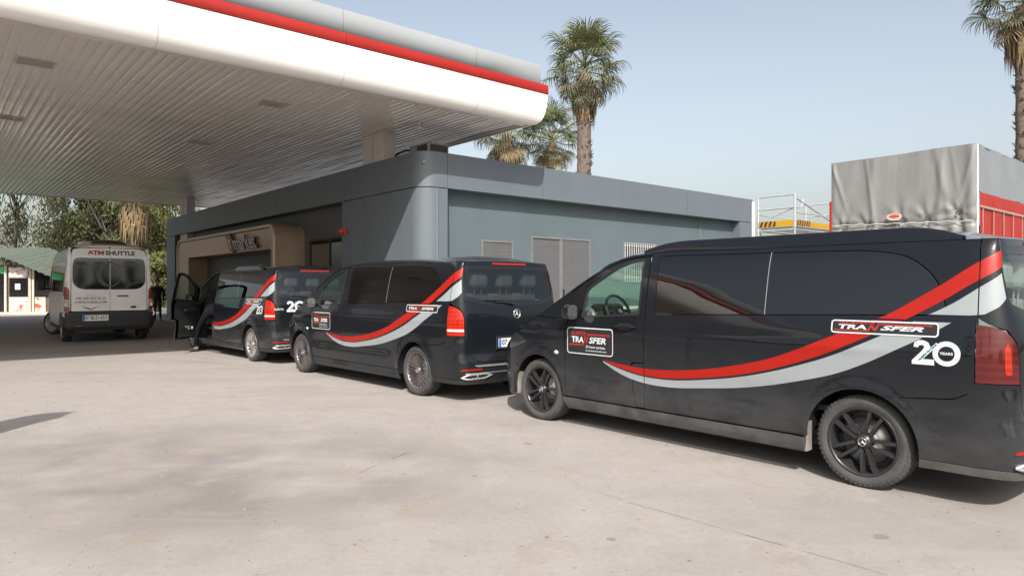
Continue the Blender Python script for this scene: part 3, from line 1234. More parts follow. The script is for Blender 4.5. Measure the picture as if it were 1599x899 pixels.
M_DISC = plain('brake_disc', (.34, .33, .32), .35, metal=.8)
M_RUST = plain('hub_dark', (.03, .028, .027), .6)
M_LIGHT_R = {}


def lens_mat(name, col, rough=.12):
    m, nt, b = new_mat(name)
    tc = N(nt, 'TexCoord')
    w = N(nt, 'TexWave', wave_type='BANDS', bands_direction='Z')
    w.inputs['Scale'].default_value = 6
    nt.links.new(tc.outputs['Object'], w.inputs[0])
    c = ramp(nt, w.outputs['Fac'], [(.2, tuple(x * .75 for x in col)), (.8, col)])
    nt.links.new(c, b.inputs['Base Color'])
    b.inputs['Roughness'].default_value = rough
    b.inputs['Coat Weight'].default_value = .35
    b.inputs['Coat Roughness'].default_value = .03
    b.inputs['Specular IOR Level'].default_value = .3
    return m


M_TAIL_BRIGHT = lens_mat('tail_lens_bright', (.38, .012, .004))
M_TAIL_DIM = lens_mat('tail_lens_dim', (.085, .010, .009))
M_TAIL_IN = lens_mat('tail_lens_inner', (.34, .018, .008))

# --- outlines in (s, z)
WIN_BOT = lambda s: lerp(1.283, 1.213, (s + .55) / 2.42)
o_side = ([(1.962, .325), (AR + .004, .325)] + arc(0, 0, 114, 22) + [(-.35, .712), (-.60, .735), (-.68, .775), (-.720, .83), (-.720, 1.235), (-.735, 1.262), (-.725, 1.795)]
          + [(lerp(-.5, 1.9, i / 8), 1.797) for i in range(9)] + [(1.99, 1.794), (1.985, 1.70), (1.97, 1.2)])
h_side = round_poly([(1.868, WIN_BOT(1.868)), (1.895, 1.772), (-.02, 1.752), (-.30, 1.70), (-.47, 1.55), (-.535, 1.40), (-.553, WIN_BOT(-.553))], [.03, .03, .25, .2, .15, .12, .03], 5)


def inset_poly(poly, d):
    out = []
    n = len(poly)
    area = sum(poly[i][0] * poly[(i + 1) % n][1] - poly[(i + 1) % n][0] * poly[i][1] for i in range(n))
    sg = 1 if area > 0 else -1
    for i in range(n):
        a, p, b = Vector(poly[i - 1]), Vector(poly[i]), Vector(poly[(i + 1) % n])
        n1 = Vector((-(p - a).y, (p - a).x)) * sg
        n2 = Vector((-(b - p).y, (b - p).x)) * sg
        if n1.length < 1e-9 or n2.length < 1e-9:
            out.append(tuple(p))
            continue
        m = (n1.normalized() + n2.normalized())
        m = m / max(.4, m.length_squared / 2) if m.length > 1e-6 else n1.normalized()
        q = p + m * d
        out.append((q.x, q.y))
    return out


pane_all = inset_poly(h_side, .007)


def clip_s(poly, s, keep_greater):
    out = []
    n = len(poly)
    for i in range(n):
        a, b = poly[i], poly[(i + 1) % n]
        ia, ib = (a[0] > s) == keep_greater, (b[0] > s) == keep_greater
        if ia:
            out.append(a)
        if ia != ib:
            t = (s - a[0]) / (b[0] - a[0])
            out.append((s, lerp(a[1], b[1], t)))
    return out


pane_a = clip_s(pane_all, .772, True)
pane_b = clip_s(pane_all, .758, False)
o_door = [(2.985, .325), (3.008, .60), (3.012, .90), (3.0, 1.06), (2.965, 1.135), (2.965, 1.415), (2.80, 1.515), (2.5, 1.672), (2.35, 1.725), (2.2, 1.752), (2.02, 1.768),
          (2.002, 1.70), (1.98, 1.2), (1.974, .76), (2.10, .755), (2.135, .725), (2.105, .45), (2.075, .325)]
h_door = round_poly([(2.785, 1.168), (2.752, 1.450), (2.40, 1.660), (2.22, 1.722), (2.070, 1.735), (2.058, 1.212)], [.02, .05, .12, .12, .03, .02], 4)
o_flap = round_poly([(2.062, .33), (2.092, .45), (2.122, .715), (2.09, .743), (1.976, .746), (1.972, .33)], [0, 0, .02, .02, 0, 0], 3)
o_pillar = [(2.975, 1.425), (2.80, 1.526), (2.5, 1.684), (2.35, 1.738), (2.2, 1.766), (2.0, 1.782), (2.0, 1.795), (2.2, 1.789), (2.35, 1.757), (2.5, 1.712), (2.7, 1.603), (2.9, 1.49), (3.1, 1.37), (3.3, 1.25), (3.44, 1.166),
            (3.33, 1.145), (2.975, 1.145)]
o_fender = [(3.02, .60), (3.024, .90), (3.01, 1.07), (2.98, 1.138), (3.33, 1.138), (3.45, 1.152), (3.58, 1.08), (3.7, 1.008), (3.80, .955), (3.62, .86), (3.56, .73), (3.55, .722)] + arc(WB, 72, 180, 18) + [(2.995, .325)]
o_bump_f = [(3.565, .718)] + [(3.63, .85), (3.815, .945), (3.9, .908), (4.03, .82), (4.15, .77), (4.6, .77), (VAN.S_front, .77)]
o_light_r = round_poly([(-.728, .853), (-.728, 1.228), (-.80, 1.220), (-.91, 1.185), (-.975, 1.11), (-.985, .853)], [.01, .02, .03, .08, .06, .01], 4)
# tailgate and window
gate_half = [(-.733, 1.797), (-.742, 1.266), (-.80, 1.235), (-.92, 1.195), (-.985, 1.12), (-.996, .85), (-1.02, .70), (-1.09, .60), (-1.17, .535), (-1.3, .515), (SC, .51)]
GL = round_poly([(-.935, 1.735), (-.905, 1.60), (-.925, 1.38), (-1.0, 1.315), (-1.35, 1.235), (SC, 1.215), mir((-1.35, 1.235)), mir((-1.0, 1.315)), mir((-.925, 1.38)), mir((-.905, 1.60)), mir((-.935, 1.735)), mir((-1.2, 1.752)), (SC, 1.757), (-1.2, 1.752)],
                [.05, .1, .06, .06, .2, 0, .2, .06, .06, .1, .05, .3, 0, .3], 4)
bump_half = arc(0, 114.6, 187, 12)[::1]
bump_half = [(-.17, .701)] + [(-.35, .704), (-.60, .727), (-.68, .767), (-.716, .845), (-.989, .845), (-1.012, .70), (-1.083, .595), (-1.165, .527), (-1.3, .507), (SC, .502)]
o_bump_r = bump_half + [mir(p) for p in reversed(bump_half[:-1])]
arch_r = arc(0, 115, 186, 12)
o_bump_r = o_bump_r + [mir(p) for p in arch_r] + [mir((-.40, .298)), (SC, .298), (-.40, .298)] + list(reversed(arch_r))
# drop duplicate neighbours


def clean(poly):
    out = []
    for p in poly:
        if not out or math.hypot(p[0] - out[-1][0], p[1] - out[-1][1]) > 1e-4:
            out.append(p)
    if math.hypot(out[0][0] - out[-1][0], out[0][1] - out[-1][1]) < 1e-4:
        out.pop()
    return out


o_bump_r = clean(o_bump_r)
o_gate = clean(gate_half + [mir(p) for p in reversed(gate_half[:-1])])
skirt_r_half = [(-.395, .292), (SC, .292), (SC, .235), (-.385, .235)]
o_skirt_r = clean([(-.395, .292), mir((-.395, .292)), mir((-.385, .235)), (-.385, .235)])
arch_f = arc(WB, 72, -8, 14)
bf = o_bump_f[1:-1]


def mirf(p):
    return (2 * VAN.S_front - p[0], p[1])


o_bumper_front = clean([(3.565, .712)] + bf + [mirf(p) for p in reversed(bf)] + [mirf(p) for p in arch_f] + [mirf((3.83, .22)), (3.83, .22)] + list(reversed(arch_f)))

# stripes
red_top = catmull([(2.475, .747), (2.25, .722), (1.978, .705), (1.65, .716), (1.315, .757), (1.0, .818), (.714, .894), (.45, .998), (.203, 1.108), (-.159, 1.269), (-.34, 1.380), (-.506, 1.489), (-.62, 1.572), (-.739, 1.650), (-.86, 1.705), (-.925, 1.722)], 4)
red_bot = catmull([(2.475, .745), (2.25, .683), (1.978, .640), (1.65, .640), (1.315, .680), (1.0, .735), (.714, .806), (.45, .893), (.198, .993), (-.12, 1.150), (-.348, 1.275), (-.532, 1.388), (-.64, 1.462), (-.746, 1.528), (-.87, 1.592), (-.90, 1.605)], 4)
wh_top = catmull([(2.475, .735), (2.25, .672), (1.978, .627), (1.65, .625), (1.315, .664), (1.0, .717), (.714, .786), (.45, .868), (.198, .962), (-.10, 1.105), (-.40, 1.262), (-.554, 1.347), (-.65, 1.41), (-.748, 1.480), (-.88, 1.558), (-.895, 1.565)], 4)
wh_bot = catmull([(2.475, .722), (2.25, .622), (1.978, .566), (1.65, .558), (1.315, .590), (1.0, .628), (.714, .680), (.45, .745), (.197, .818), (-.02, .912), (-.25, 1.035), (-.45, 1.150), (-.62, 1.262)], 4)


def below(poly_top, poly_bot, zmax):
    top = [p for p in poly_top if p[1] < zmax]
    bot = [p for p in poly_bot if p[1] < zmax]

    def cut(a, full):
        i = len(a)
        if i < len(full):
            p, q = full[i - 1], full[i]
            t = (zmax - p[1]) / (q[1] - p[1])
            return a + [(lerp(p[0], q[0], t), zmax)]
        return a
    # first points can exceed too; stripes start low so this is fine
    return clean(cut(top, poly_top) + list(reversed(cut(bot, poly_bot))))


def above(poly_top, poly_bot, zmin):
    def cut(full):
        for i in range(len(full) - 1, 0, -1):
            if full[i - 1][1] < zmin <= full[i][1]:
                p, q = full[i - 1], full[i]
                t = (zmin - p[1]) / (q[1] - p[1])
                return [(lerp(p[0], q[0], t), zmin)] + full[i:]
        return full
    return clean(cut(poly_top) + list(reversed(cut(poly_bot))))


def clip_z(poly, z, keep_greater):
    return [(a, b) for b, a in clip_s([(p[1], p[0]) for p in poly], z, keep_greater)]


ZBELT = 1.236
red_low = below(red_top, red_bot, ZBELT)
red_high = above(red_top, red_bot, ZBELT + .012)
wh_low = below(wh_top, wh_bot, ZBELT)
wt = [p for p in wh_top if p[1] > 1.287]
wh_high = clean([(-.43, 1.287)] + wt + [(-.925, 1.40), (-.86, 1.345), (-.77, 1.296), (-.69, 1.287)])


def split_seams(poly, edges):
    """cut a stripe where panels meet so that the dark seams stay visible"""
    pieces = []
    cur = poly
    for e in edges:
        a = clip_s(cur, e + .004, True)
        if len(a) > 2:
            pieces.append(clean(a))
        cur = clip_s(cur, e - .004, False)
        if len(cur) < 3:
            return pieces
    pieces.append(clean(cur))
    return pieces


MESH = {}


def cached(key, fn):
    if key not in MESH:
        MESH[key] = fn()
    return MESH[key]


def cap_mesh(name, s0, s1, mat, ns=24, ny=18, wrap=None, top=None, crown=None, zoff=0.0, ymax=1.0):
    """roof, windscreen or bonnet between the two upper rims"""
    wrap = wrap or VAN
    top = top or TOP
    vs, fs = [], []
    for i in range(ns + 1):
        s = lerp(s0, s1, i / ns)
        p = wrap.pos(s, top(s))
        cr = crown(s, p.x)
        for j in range(ny + 1):
            q = lerp(-1, 1, j / ny) * ymax
            f = (1 - abs(q) ** 2.6)
            vs.append((p.x + (0.0), p.y * q, p.z + cr * f + zoff))
    for i in range(ns):
        for j in range(ny):
            a = i * (ny + 1) + j
            fs.append((a, a + 1, a + ny + 2, a + ny + 1))
    mb = MB().add(vs, fs, True)
    return mb.mesh(name, mat)


def van_crown(s, x):
    base = .10 if s < 2.0 else lerp(.10, .055, sstep(2.0, 2.8, s))
    return base * sstep(-1.0, -.35, x) * (1 - .5 * sstep(3.9, 4.3, x))


def tyre_mesh(r, w, mat, rim_r):
    h = w / 2
    prof = [(rim_r - .012, -h * .80), (rim_r, -h * .88), (rim_r + .03, -h * .98), ((r + rim_r) / 2, -h * 1.0), (r - .030, -h * .95), (r - .010, -h * .82), (r - .002, -h * .66)]
    g = [(-.62, 0), (-.60, -.008), (-.54, -.008), (-.52, 0), (-.22, 0), (-.20, -.008), (-.13, -.008), (-.11, 0)]
    prof += [(r + d, h * q) for q, d in g]
    prof += [(a, -b) for a, b in reversed(prof)]
    n = 64
    mb = MB().lathe(prof, n, 'y')
    # shoulder blocks
    for side in (-1, 1):
        for k in range(56):
            t = 2 * math.pi * k / 56
            c, s_ = math.cos(t), math.sin(t)
            c2, s2 = math.cos(t + .055), math.sin(t + .055)
            r0, r1 = r - .004, r - .026
            ya, yb = side * h * .70, side * h * .955
            vs = []
            for cc, ss in ((c, s_), (c2, s2)):
                vs += [((r + .0015) * cc, ya, (r + .0015) * ss), ((r - .024) * cc, yb * 1.012, (r - .024) * ss), ((r - .012) * cc, ya, (r - .012) * ss), ((r - .03) * cc, yb * .97, (r - .03) * ss)]
            mb.add(vs, [(0, 1, 5, 4), (0, 4, 6, 2), (1, 3, 7, 5), (0, 2, 3, 1), (4, 5, 7, 6)])
    return mb.mesh('tyre', mat)


def star_mesh(r, mat, t=.004):
    """ring with a three pointed star, lying in the local xz plane facing +y"""
    mb = MB()
    mb.lathe([(r * .86, 0), (r * .88, t), (r * .97, t), (r, 0)], 32, 'y')
    for k in range(3):
        a = math.pi / 2 + k * 2 * math.pi / 3
        tip = (r * .9 * math.cos(a), 0, r * .9 * math.sin(a))
        b1, b2 = a + math.pi / 3, a - math.pi / 3
        p1 = (r * .17 * math.cos(b1), 0, r * .17 * math.sin(b1))
        p2 = (r * .17 * math.cos(b2), 0, r * .17 * math.sin(b2))
        mb.add([tip, p1, (0, t * 1.6, 0), p2], [(0, 1, 2), (0, 2, 3)])
    return mb.mesh('star_badge', mat)


def make_wheel(parent, name, pos, side, style, r, steer=0.0, dusty=True, w=.235):
    """side +1: outer face to +y"""
    rim_r = r * .735
    ty = cached(('tyre', r, dusty, w), lambda: tyre_mesh(r, w, M_TYRE_D if dusty else M_TYRE, rim_r))
    wo = link(name, ty, parent, pos, (0, R(random.Random(str(pos)).uniform(0, 60)) * 0, (0 if side > 0 else math.pi) + steer))
    spin = {'van_a': R(11), 'van_b': R(4), 'van_c': R(20)}.get(style, 0)
    colm = {'van_a': plain('rim_black', (.030, .030, .032), .34, metal=.3, var=.2), 'van_b': plain('rim_bronze_grey', (.17, .15, .148), .34, metal=.6, var=.1),
            'van_c': plain('rim_grey', (.34, .33, .32), .35, metal=.6, var=.1), 'bus': plain('rim_steel', (.30, .295, .29), .45, metal=.3, var=.1)}[style]
    h = w / 2

    def barrel():
        prof = [(rim_r - .004, h * .86), (rim_r + .004, h * .90), (rim_r - .002, h * .925), (rim_r - .014, h * .90), (rim_r - .022, h * .70), (rim_r - .045, h * .1), (rim_r - .05, -h * .8)]
        return MB().lathe(prof, 48, 'y').mesh('rim', colm)
    rim = link('rim', cached(('rim', style, r), barrel), wo, None, (0, spin, 0))

    def disc():
        return MB().lathe([(.0, h * .18), (.075, h * .18), (.08, h * .12), (rim_r * .68, h * .12), (rim_r * .68, h * .02), (.0, h * .02)], 32, 'y').mesh('brake_disc', M_DISC)
    link('brake_disc', cached(('disc', r, w), disc), wo)

    def backp():
        return MB().lathe([(.0, -h * .15), (rim_r - .05, -h * .15)], 24, 'y').mesh('drum_shield', M_RUST)
    link('drum_shield', cached(('shield', r, w), backp), wo)

    def spoke(a_in, a_out, w_in, w_out, y_in, y_out, th, bend=0.0, r0=.05, r1=None):
        r1 = r1 or rim_r - .012
        mb = MB()
        rows = []
        for i in range(6):
            t = i / 5
            rr = lerp(r0, r1, t)
            an = lerp(a_in, a_out, t ** .9) + bend * math.sin(math.pi * t)
            ww = lerp(w_in, w_out, t) / 2
            yy = lerp(y_in, y_out, t) + .012 * math.sin(math.pi * t)
            c, s_ = math.cos(an), math.sin(an)
            tx, tz = -s_, c
            rows.append([(rr * c + tx * ww, yy - th, rr * s_ + tz * ww), (rr * c + tx * ww * .7, yy, rr * s_ + tz * ww * .7), (rr * c - tx * ww * .7, yy, rr * s_ - tz * ww * .7), (rr * c - tx * ww, yy - th, rr * s_ - tz * ww)])
        vs = [p for row in rows for p in row]
        fs = []
        for i in range(5):
            for j in range(3):
                fs.append((i * 4 + j, i * 4 + j + 1, i * 4 + j + 5, i * 4 + j + 4))
        mb.add(vs, fs, False)
        return mb.mesh('spoke', colm)
    if style == 'van_a':
        for sg in (-1, 1):
            me = cached(('sp', style, sg, r), lambda: spoke(sg * R(21), sg * R(11.5), .026, .034, h * .70, h * .86, .035, sg * R(-3)))
            for k in range(5):
                link('spoke', me, wo, None, (0, spin + k * 2 * math.pi / 5 + math.pi / 2, 0))
    elif style == 'van_b':
        for sg in (-1, 1):
            me = cached(('sp', style, sg, r), lambda: spoke(sg * R(6), sg * R(8.5), .010, .013, h * .72, h * .84, .02, 0))
            for k in range(11):
                link('spoke', me, wo, None, (0, spin + k * 2 * math.pi / 11, 0))
    elif style == 'van_c':
        for sg in (-1, 1):
            me = cached(('sp', style, sg, r), lambda: spoke(sg * R(10), sg * R(9), .028, .034, h * .66, h * .84, .03, 0))
            for k in range(7):
                link('spoke', me, wo, None, (0, spin + k * 2 * math.pi / 7, 0))
    else:
        def steel():
            mb = MB().lathe([(.06, h * .62), (.10, h * .60), (.13, h * .42), (rim_r - .07, h * .50), (rim_r - .03, h * .62), (rim_r - .012, h * .88)], 40, 'y')
            return mb.mesh('wheel_disc', colm)
        link('wheel_disc', cached(('steel', r), steel), wo)
        hole = cached('steelhole', lambda: MB().lathe([(.0, .003), (.018, .003), (.02, 0)], 12, 'y').mesh('vent_hole', M_RUB))
        for k in range(10):
            t = 2 * math.pi * k / 10
            link('vent_hole', hole, wo, ((rim_r - .055) * math.cos(t), h * .565, (rim_r - .055) * math.sin(t)))

    def hub():
        mb = MB().lathe([(.0, h * .86), (.030, h * .86), (.036, h * .82), (.055, h * .74), (.062, h * .55), (.062, h * .1)], 20, 'y')
        for k in range(5):
            t = 2 * math.pi * (k + .5) / 5
            mb.tube([(.052 * math.cos(t), h * .5, .052 * math.sin(t)), (.052 * math.cos(t), h * .76, .052 * math.sin(t))], .009, 6)
        return mb.mesh('hub', colm)
    link('hub', cached(('hub', style, r), hub), wo)
    if style != 'bus':
        cap = cached('hubcap', lambda: star_mesh(.031, plain('badge_grey', (.42, .42, .42), .3, metal=.6), .003))
        link('hub_badge', cap, wo, (0, h * .865, 0))
    return wo


def plate_text(surfpoint):
    return surfpoint


def logo_parts(root, surf, s0, z0, w, h, kind, tilt=0.0):
    """company sign: dark plate, thin white border, red and white lettering"""
    def place(off):
        def f(tx, ty):
            p, n = surf(s0 - tx, z0 + ty, off)
            return p
        return f
    cor = h * (.30 if kind == 'wide' else .16)
    rect = round_poly([(s0 - w / 2, z0 - h / 2), (s0 + w / 2, z0 - h / 2), (s0 + w / 2, z0 + h / 2), (s0 - w / 2, z0 + h / 2)], cor, 6)
    inn = inset_poly(rect, .010)
    sign = link('company_sign', sheet_mesh('company_sign', rect, surf, M_DECAL_K, off=.0055, flange=.002, step=.1), root)
    link('border', sheet_mesh('border', rect, surf, M_DECAL_W, holes=[inn], off=.0075, flange=0, step=.1), sign)
    if kind == 'wide':
        items = [('ALANYA', M_DECAL_R, -.25, .30, .36, .17, .25), ('TRA', M_DECAL_W, -.285, .0, .28, .34, .15), ('N', M_DECAL_R, -.085, -.02, .115, .42, .35), ('SFER', M_DECAL_W, .178, .0, .39, .34, .35)]
        bars = [(-.455, -.12, -.295, -.215, -1), (-.045, .43, .215, .295, 1)]
    else:
        items = [('ALANYA', M_DECAL_R, -.245, .29, .34, .15, .2), ('TRA', M_DECAL_W, -.26, .045, .27, .235, .05), ('N', M_DECAL_R, -.075, .07, .10, .30, .3), ('SFER', M_DECAL_W, .173, .045, .365, .235, .2),
                 ('24 hours services.', M_DECAL_W, .13, -.20, .42, .105, .1), ('www.alanyatransfer.com', M_DECAL_W, .14, -.35, .45, .075, .1)]
        bars = [(-.425, -.12, -.175, -.125, -1), (-.04, .40, .225, .285, 1)]
    for body, mt, x, y, fw, fh, sh in items:
        me = text_mesh('lettering', body, .1, mt, (lambda X, Y: (lambda tx, ty: place(.0085)(tx + X, ty + Y)))(x * w, y * h), bold=.0035 if len(body) < 8 else .0015, shear=sh, fit=(fw * w, fh * h))
        link('lettering', me, sign)
    bars = [(p * w, q * w, r_ * h, t * h, d) for p, q, r_, t, d in bars]
    for a, b, z_0, z_1, d in bars:
        th = z_1 - z_0
        if d > 0:
            poly = [(a, z_0), (b, z_0), (b, z_0 - th * .6), (b + th * 1.6, (z_0 + z_1) / 2), (b, z_1 + th * .6), (b, z_1), (a, z_1)]
        else:
            poly = [(a, z_0 - th * .5), (a, z_0), (b, z_0), (b + th * .8, z_1 + th), (b, z_1), (a, z_1), (a, z_1 + th * .5), (a - th * 1.4, (z_0 + z_1) / 2)]
        link('arrow', sheet_mesh('arrow', [(s0 - x, z0 + y) for x, y in poly], surf, M_DECAL_R, off=.0085, flange=0, step=.1), sign)
    return sign


def twenty(root, surf, s0, z0, h, off=.005):
    """the number 20 with a small banner and word"""
    def P(x, y):
        return (s0 - x * h, z0 + y * h)
    two = [(-.84, .22), (-.82, .40), (-.66, .50), (-.48, .50), (-.30, .42), (-.22, .26), (-.26, .08), (-.56, -.26), (-.06, -.26), (-.06, -.50), (-.90, -.50), (-.90, -.34), (-.52, .06), (-.44, .20), (-.46, .28), (-.54, .31), (-.64, .28), (-.67, .20)]
    dec = link('anniversary_decal', sheet_mesh('anniversary_decal', [P(*p) for p in two], surf, M_DECAL_W, off=off, flange=0, step=.08), root)
    ring_o = [P(.38 + .50 * math.cos(t), .50 * math.sin(t)) for t in [2 * math.pi * i / 36 for i in range(36)]]
    ring_i = [P(.38 + .30 * math.cos(t), .30 * math.sin(t)) for t in [2 * math.pi * i / 28 for i in range(28)]]
    link('zero', sheet_mesh('zero', ring_o, surf, M_DECAL_W, holes=[ring_i], off=off + .0005, flange=0, step=.08), dec)
    ban = [P(*p) for p in ((-.70, -.30), (-.60, -.38), (.10, .34), (.0, .42))]
    link('banner', sheet_mesh('banner', ban, surf, plain('banner_pale_blue', (.45, .62, .66), .35), off=off + .0015, flange=0, step=.08), dec)
    pl = lambda tx, ty: surf(s0 - (.38 * h + tx), z0 + ty, off + .001)[0]
    link('lettering', text_mesh('lettering', 'YEARS', h * .14, M_DECAL_W, pl, bold=h * .004, sx=1.2), dec)
    ca, sa = math.cos(R(46)), math.sin(R(46))
    pl = lambda tx, ty: surf(s0 - (-.30 * h + tx * ca - ty * sa), z0 + (.02 * h + tx * sa + ty * ca), off + .0025)[0]
    link('lettering', text_mesh('lettering', 'ALANYA TRANSFER', h * .105, M_DECAL_K, pl, bold=h * .004), dec)
    return dec


def seat(root, x, y, z, mat, back=.62):
    mb = MB()
    mb.box(x - .02, x + .48, y - .24, y + .24, z, z + .16, .05)
    n = 6
    for i in range(n):
        t = i / n
        t2 = (i + 1) / n
        mb.box(x - .10 - .16 * t, x + .02 - .16 * t, y - .24 + .02 * t, y + .24 - .02 * t, z + .12 + back * t, z + .125 + back * t2, .03)
    o = mb.build('seat', mat, root)
    hd = MB().box(x - .34, x - .22, y - .14, y + .14, z + back + .20, z + back + .40, .05)
    hd.tube([(x - .27, y - .06, z + back + .05), (x - .28, y - .06, z + back + .24)], .008, 6).tube([(x - .27, y + .06, z + back + .05), (x - .28, y + .06, z + back + .24)], .008, 6)
    hd.build('headrest', mat, o)
    return o


def make_van(idx, loc, heading, label, style, dusty, door_open=False, rail=None, twenties=(), plate=None, bright_tail=True, skirt=False):
    paint = M_VAN[idx]
    rz = heading
    root = empty('passenger_van', loc, rz, label, 'van', 'black vans queued beside the shop')
    P = paint.name

    def sheet(name, key, outl, surf, mat, parent=root, **kw):
        return link(name, cached((key, mat.name, surf.__name__), lambda: sheet_mesh(name, outl, surf, mat, **kw)), parent)
    L_, R_ = VAN.left, VAN.right
    for surf in (L_, R_):
        left = surf is L_ or surf == L_
        sp = sheet('side_panel', 'side', o_side, surf, paint, holes=[h_side], step=.09, stepy=.035)
        for key, pn in (('pa', pane_a), ('pb', pane_b)):
            sheet('side_window', key, pn, surf, M_TINTW, off=.001, flange=.004, step=.12, stepy=.06)
        sheet('window_seal', 'seal', inset_poly(h_side, -.02), surf, M_RUB, holes=[inset_poly(h_side, .035)], off=-.014, flange=0, step=.15, stepy=.07)
        sheet('window_divider', 'div', [(.769, 1.25), (.761, 1.25), (.761, 1.765), (.769, 1.765)], surf, plain('divider_trim', (.17, .175, .18), .5), off=.0, flange=0, step=.3, stepy=.06)
        sheet('front_fender', 'fend', o_fender, surf, paint, step=.06, stepy=.035)
        sheet('roof_pillar', 'pill', o_pillar, surf, paint, step=.08, stepy=.03, flange=.035)
        sheet('headlight', 'head', round_poly([(3.62, .862), (3.82, .955), (3.9, .91), (4.05, .80), (3.98, .76), (3.8, .80)], .02, 3), surf, plain('headlight_glass', (.022, .024, .028), .06, coat=1.0), off=.004, flange=.01, step=.06)
        # side repeater on the fender
        pr, nr = surf(3.135, .775, .006)
        ind = MB().lathe([(.0, .010), (.014, .008), (.022, .004), (.024, 0)], 14, 'y')
        io = ind.build('indicator', M_PLATE, root, pr, (0, 0, 0 if left else math.pi))
        io.scale = (1.3, 1, .85)
        sk = .030 if skirt else .004

        def skirt_surf(a, b, off, surf=surf, sk=sk):
            p, n = surf(a, max(b, .2), off)
            t = (b - .19) / .14
            bulge = sk * math.sin(math.pi * min(1, max(0, 1 - t * .75))) + .004
            n2 = Vector((n.x, n.y, 0)).normalized()
            p = Vector((p.x, p.y, b)) + n2 * bulge
            return p, (n2 + Vector((0, 0, .25 if t > .5 else -.05))).normalized()
        smesh = cached(('skirt', skirt, left, P), lambda: sheet_mesh('side_skirt', [(AR + .012, .318), (AR + .018, .19), (WB - AR - .03, .19), (WB - AR + .02 - .035, .318)], skirt_surf, paint if not skirt else plain('skirt_dusty', (.040, .040, .040), .45, var=.55, vscale=4), flange=.03, step=.12, stepy=.02))
        link('side_skirt', smesh, root)
        # doors
        if left and door_open:
            hx, hy = 2.99, .945
            droot = bpy.data.objects.new('front_door', cached(('doorshift', P), lambda: shifted(sheet_mesh('front_door', o_door, surf, paint, holes=[h_door], step=.07, stepy=.035), (hx, hy))))
            C.objects.link(droot)
            droot.parent = root
            droot.location = (hx, hy, 0)
            droot.rotation_euler = (0, 0, R(-50))
            link('door_glass', shifted(sheet_mesh('door_glass', inset_poly(h_door, -.012), surf, M_CLEAR, off=-.018, flange=0, step=.15), (hx, hy)), droot)
            inner = [(2.96, .36), (2.98, .75), (2.965, 1.12), (2.80, 1.15), (2.05, 1.19), (2.0, 1.1), (2.0, .80), (2.15, .74), (2.10, .36)]
            tm = shifted(sheet_mesh('door_trim', inner, surf, M_INT, off=-.075, flange=-.05, step=.12), (hx, hy))
            link('door_trim', tm, droot)
            fr = shifted(sheet_mesh('window_frame', inset_poly(h_door, -.05), surf, M_INT, holes=[inset_poly(h_door, .004)], off=-.04, flange=-.03, step=.12), (hx, hy))
            link('window_frame', fr, droot)
            pp, nn = surf(2.62, .56, -.085)
            MB().lathe([(.0, -.006), (.030, -.005), (.036, 0)], 16, 'y').build('door_lamp', M_PLATE, droot, (pp.x - hx, pp.y - hy, pp.z))
            MB().box(2.36 - hx, 2.53 - hx, pp.y - .006 - hy, pp.y - .003 - hy, .58, .60).box(2.45 - hx, 2.53 - hx, pp.y - .006 - hy, pp.y - .003 - hy, .535, .555).build('door_marking', M_DECAL_W, droot)
            MB().box(2.3 - hx, 2.75 - hx, pp.y - .06 - hy, pp.y - hy, .93, .99, .02).build('armrest', M_INT, droot)
            mirror_parent, msh = droot, (hx, hy)
        else:
            door = sheet('front_door', 'door', o_door, surf, paint, holes=[h_door], step=.07, stepy=.035)
            sheet('door_glass', 'dglass', inset_poly(h_door, -.012), surf, M_CLEAR, door, off=-.018, flange=0, step=.15)
            sheet('window_trim', 'dtrim', inset_poly(h_door, -.012), surf, M_RUB, door, holes=[inset_poly(h_door, .006)], off=.003, flange=.02, step=.12)
            mirror_parent, msh = door, (0, 0)
        sheet('quarter_trim', 'qtrim', [(2.955, 1.15), (2.955, 1.40), (2.80, 1.49), (2.79, 1.15)], surf, M_TINT, mirror_parent if msh == (0, 0) else root, off=.003, flange=.008, step=.08) if msh == (0, 0) else None
        # fuel flap
        if left:
            sheet('fuel_flap', 'flap', o_flap, surf, paint, step=.07, stepy=.05)
        # handle: recessed bowl and bar
        hp, hn = surf(2.20, 1.085, .0)
        bowl = MB()
        bm_pts = []
        sg = 1 if left else -1
        hb = MB().tube(catmull([(hp.x - .115, hp.y - .002 * sg, 1.087), (hp.x - .10, hp.y + .028 * sg, 1.09), (hp.x, hp.y + .036 * sg, 1.092), (hp.x + .10, hp.y + .028 * sg, 1.09), (hp.x + .115, hp.y - .002 * sg, 1.087)], 4), .013, 8)
        hm = hb.mesh('handle', paint)
        if msh != (0, 0):
            hm = shifted(hm, msh)
        ho = link('handle', hm, mirror_parent)
        if msh == (0, 0):
            sheet('handle_recess', 'hrec', round_poly([(2.30, 1.05), (2.12, 1.05), (2.12, 1.12), (2.30, 1.12)], .03, 4), surf, M_RUB, mirror_parent, off=.003, flange=0, step=.08)
        # mirror
        mm = MB()
        mp, _ = surf(2.86, 1.17, 0)
        y = mp.y
        mm.tube([(2.87, y - .01 * sg, 1.175), (2.875, y + .07 * sg, 1.18)], [.032, .026], 8)
        sec = []
        for i in range(8):
            t = i / 7
            xx = 2.80 + .16 * t
            k = math.sqrt(max(0.02, 1 - (t) ** 2.2))
            sec.append((xx, k))
        n = 14
        vs, fs = [], []
        for xx, k in sec:
            for j in range(n):
                a = 2 * math.pi * j / n
                ca, sa = math.cos(a), math.sin(a)
                ca = math.copysign(abs(ca) ** .6, ca)
                sa = math.copysign(abs(sa) ** .6, sa)
                vs.append((xx, y + (.125 + .080 * ca * k) * sg, 1.215 + .082 * sa * k))
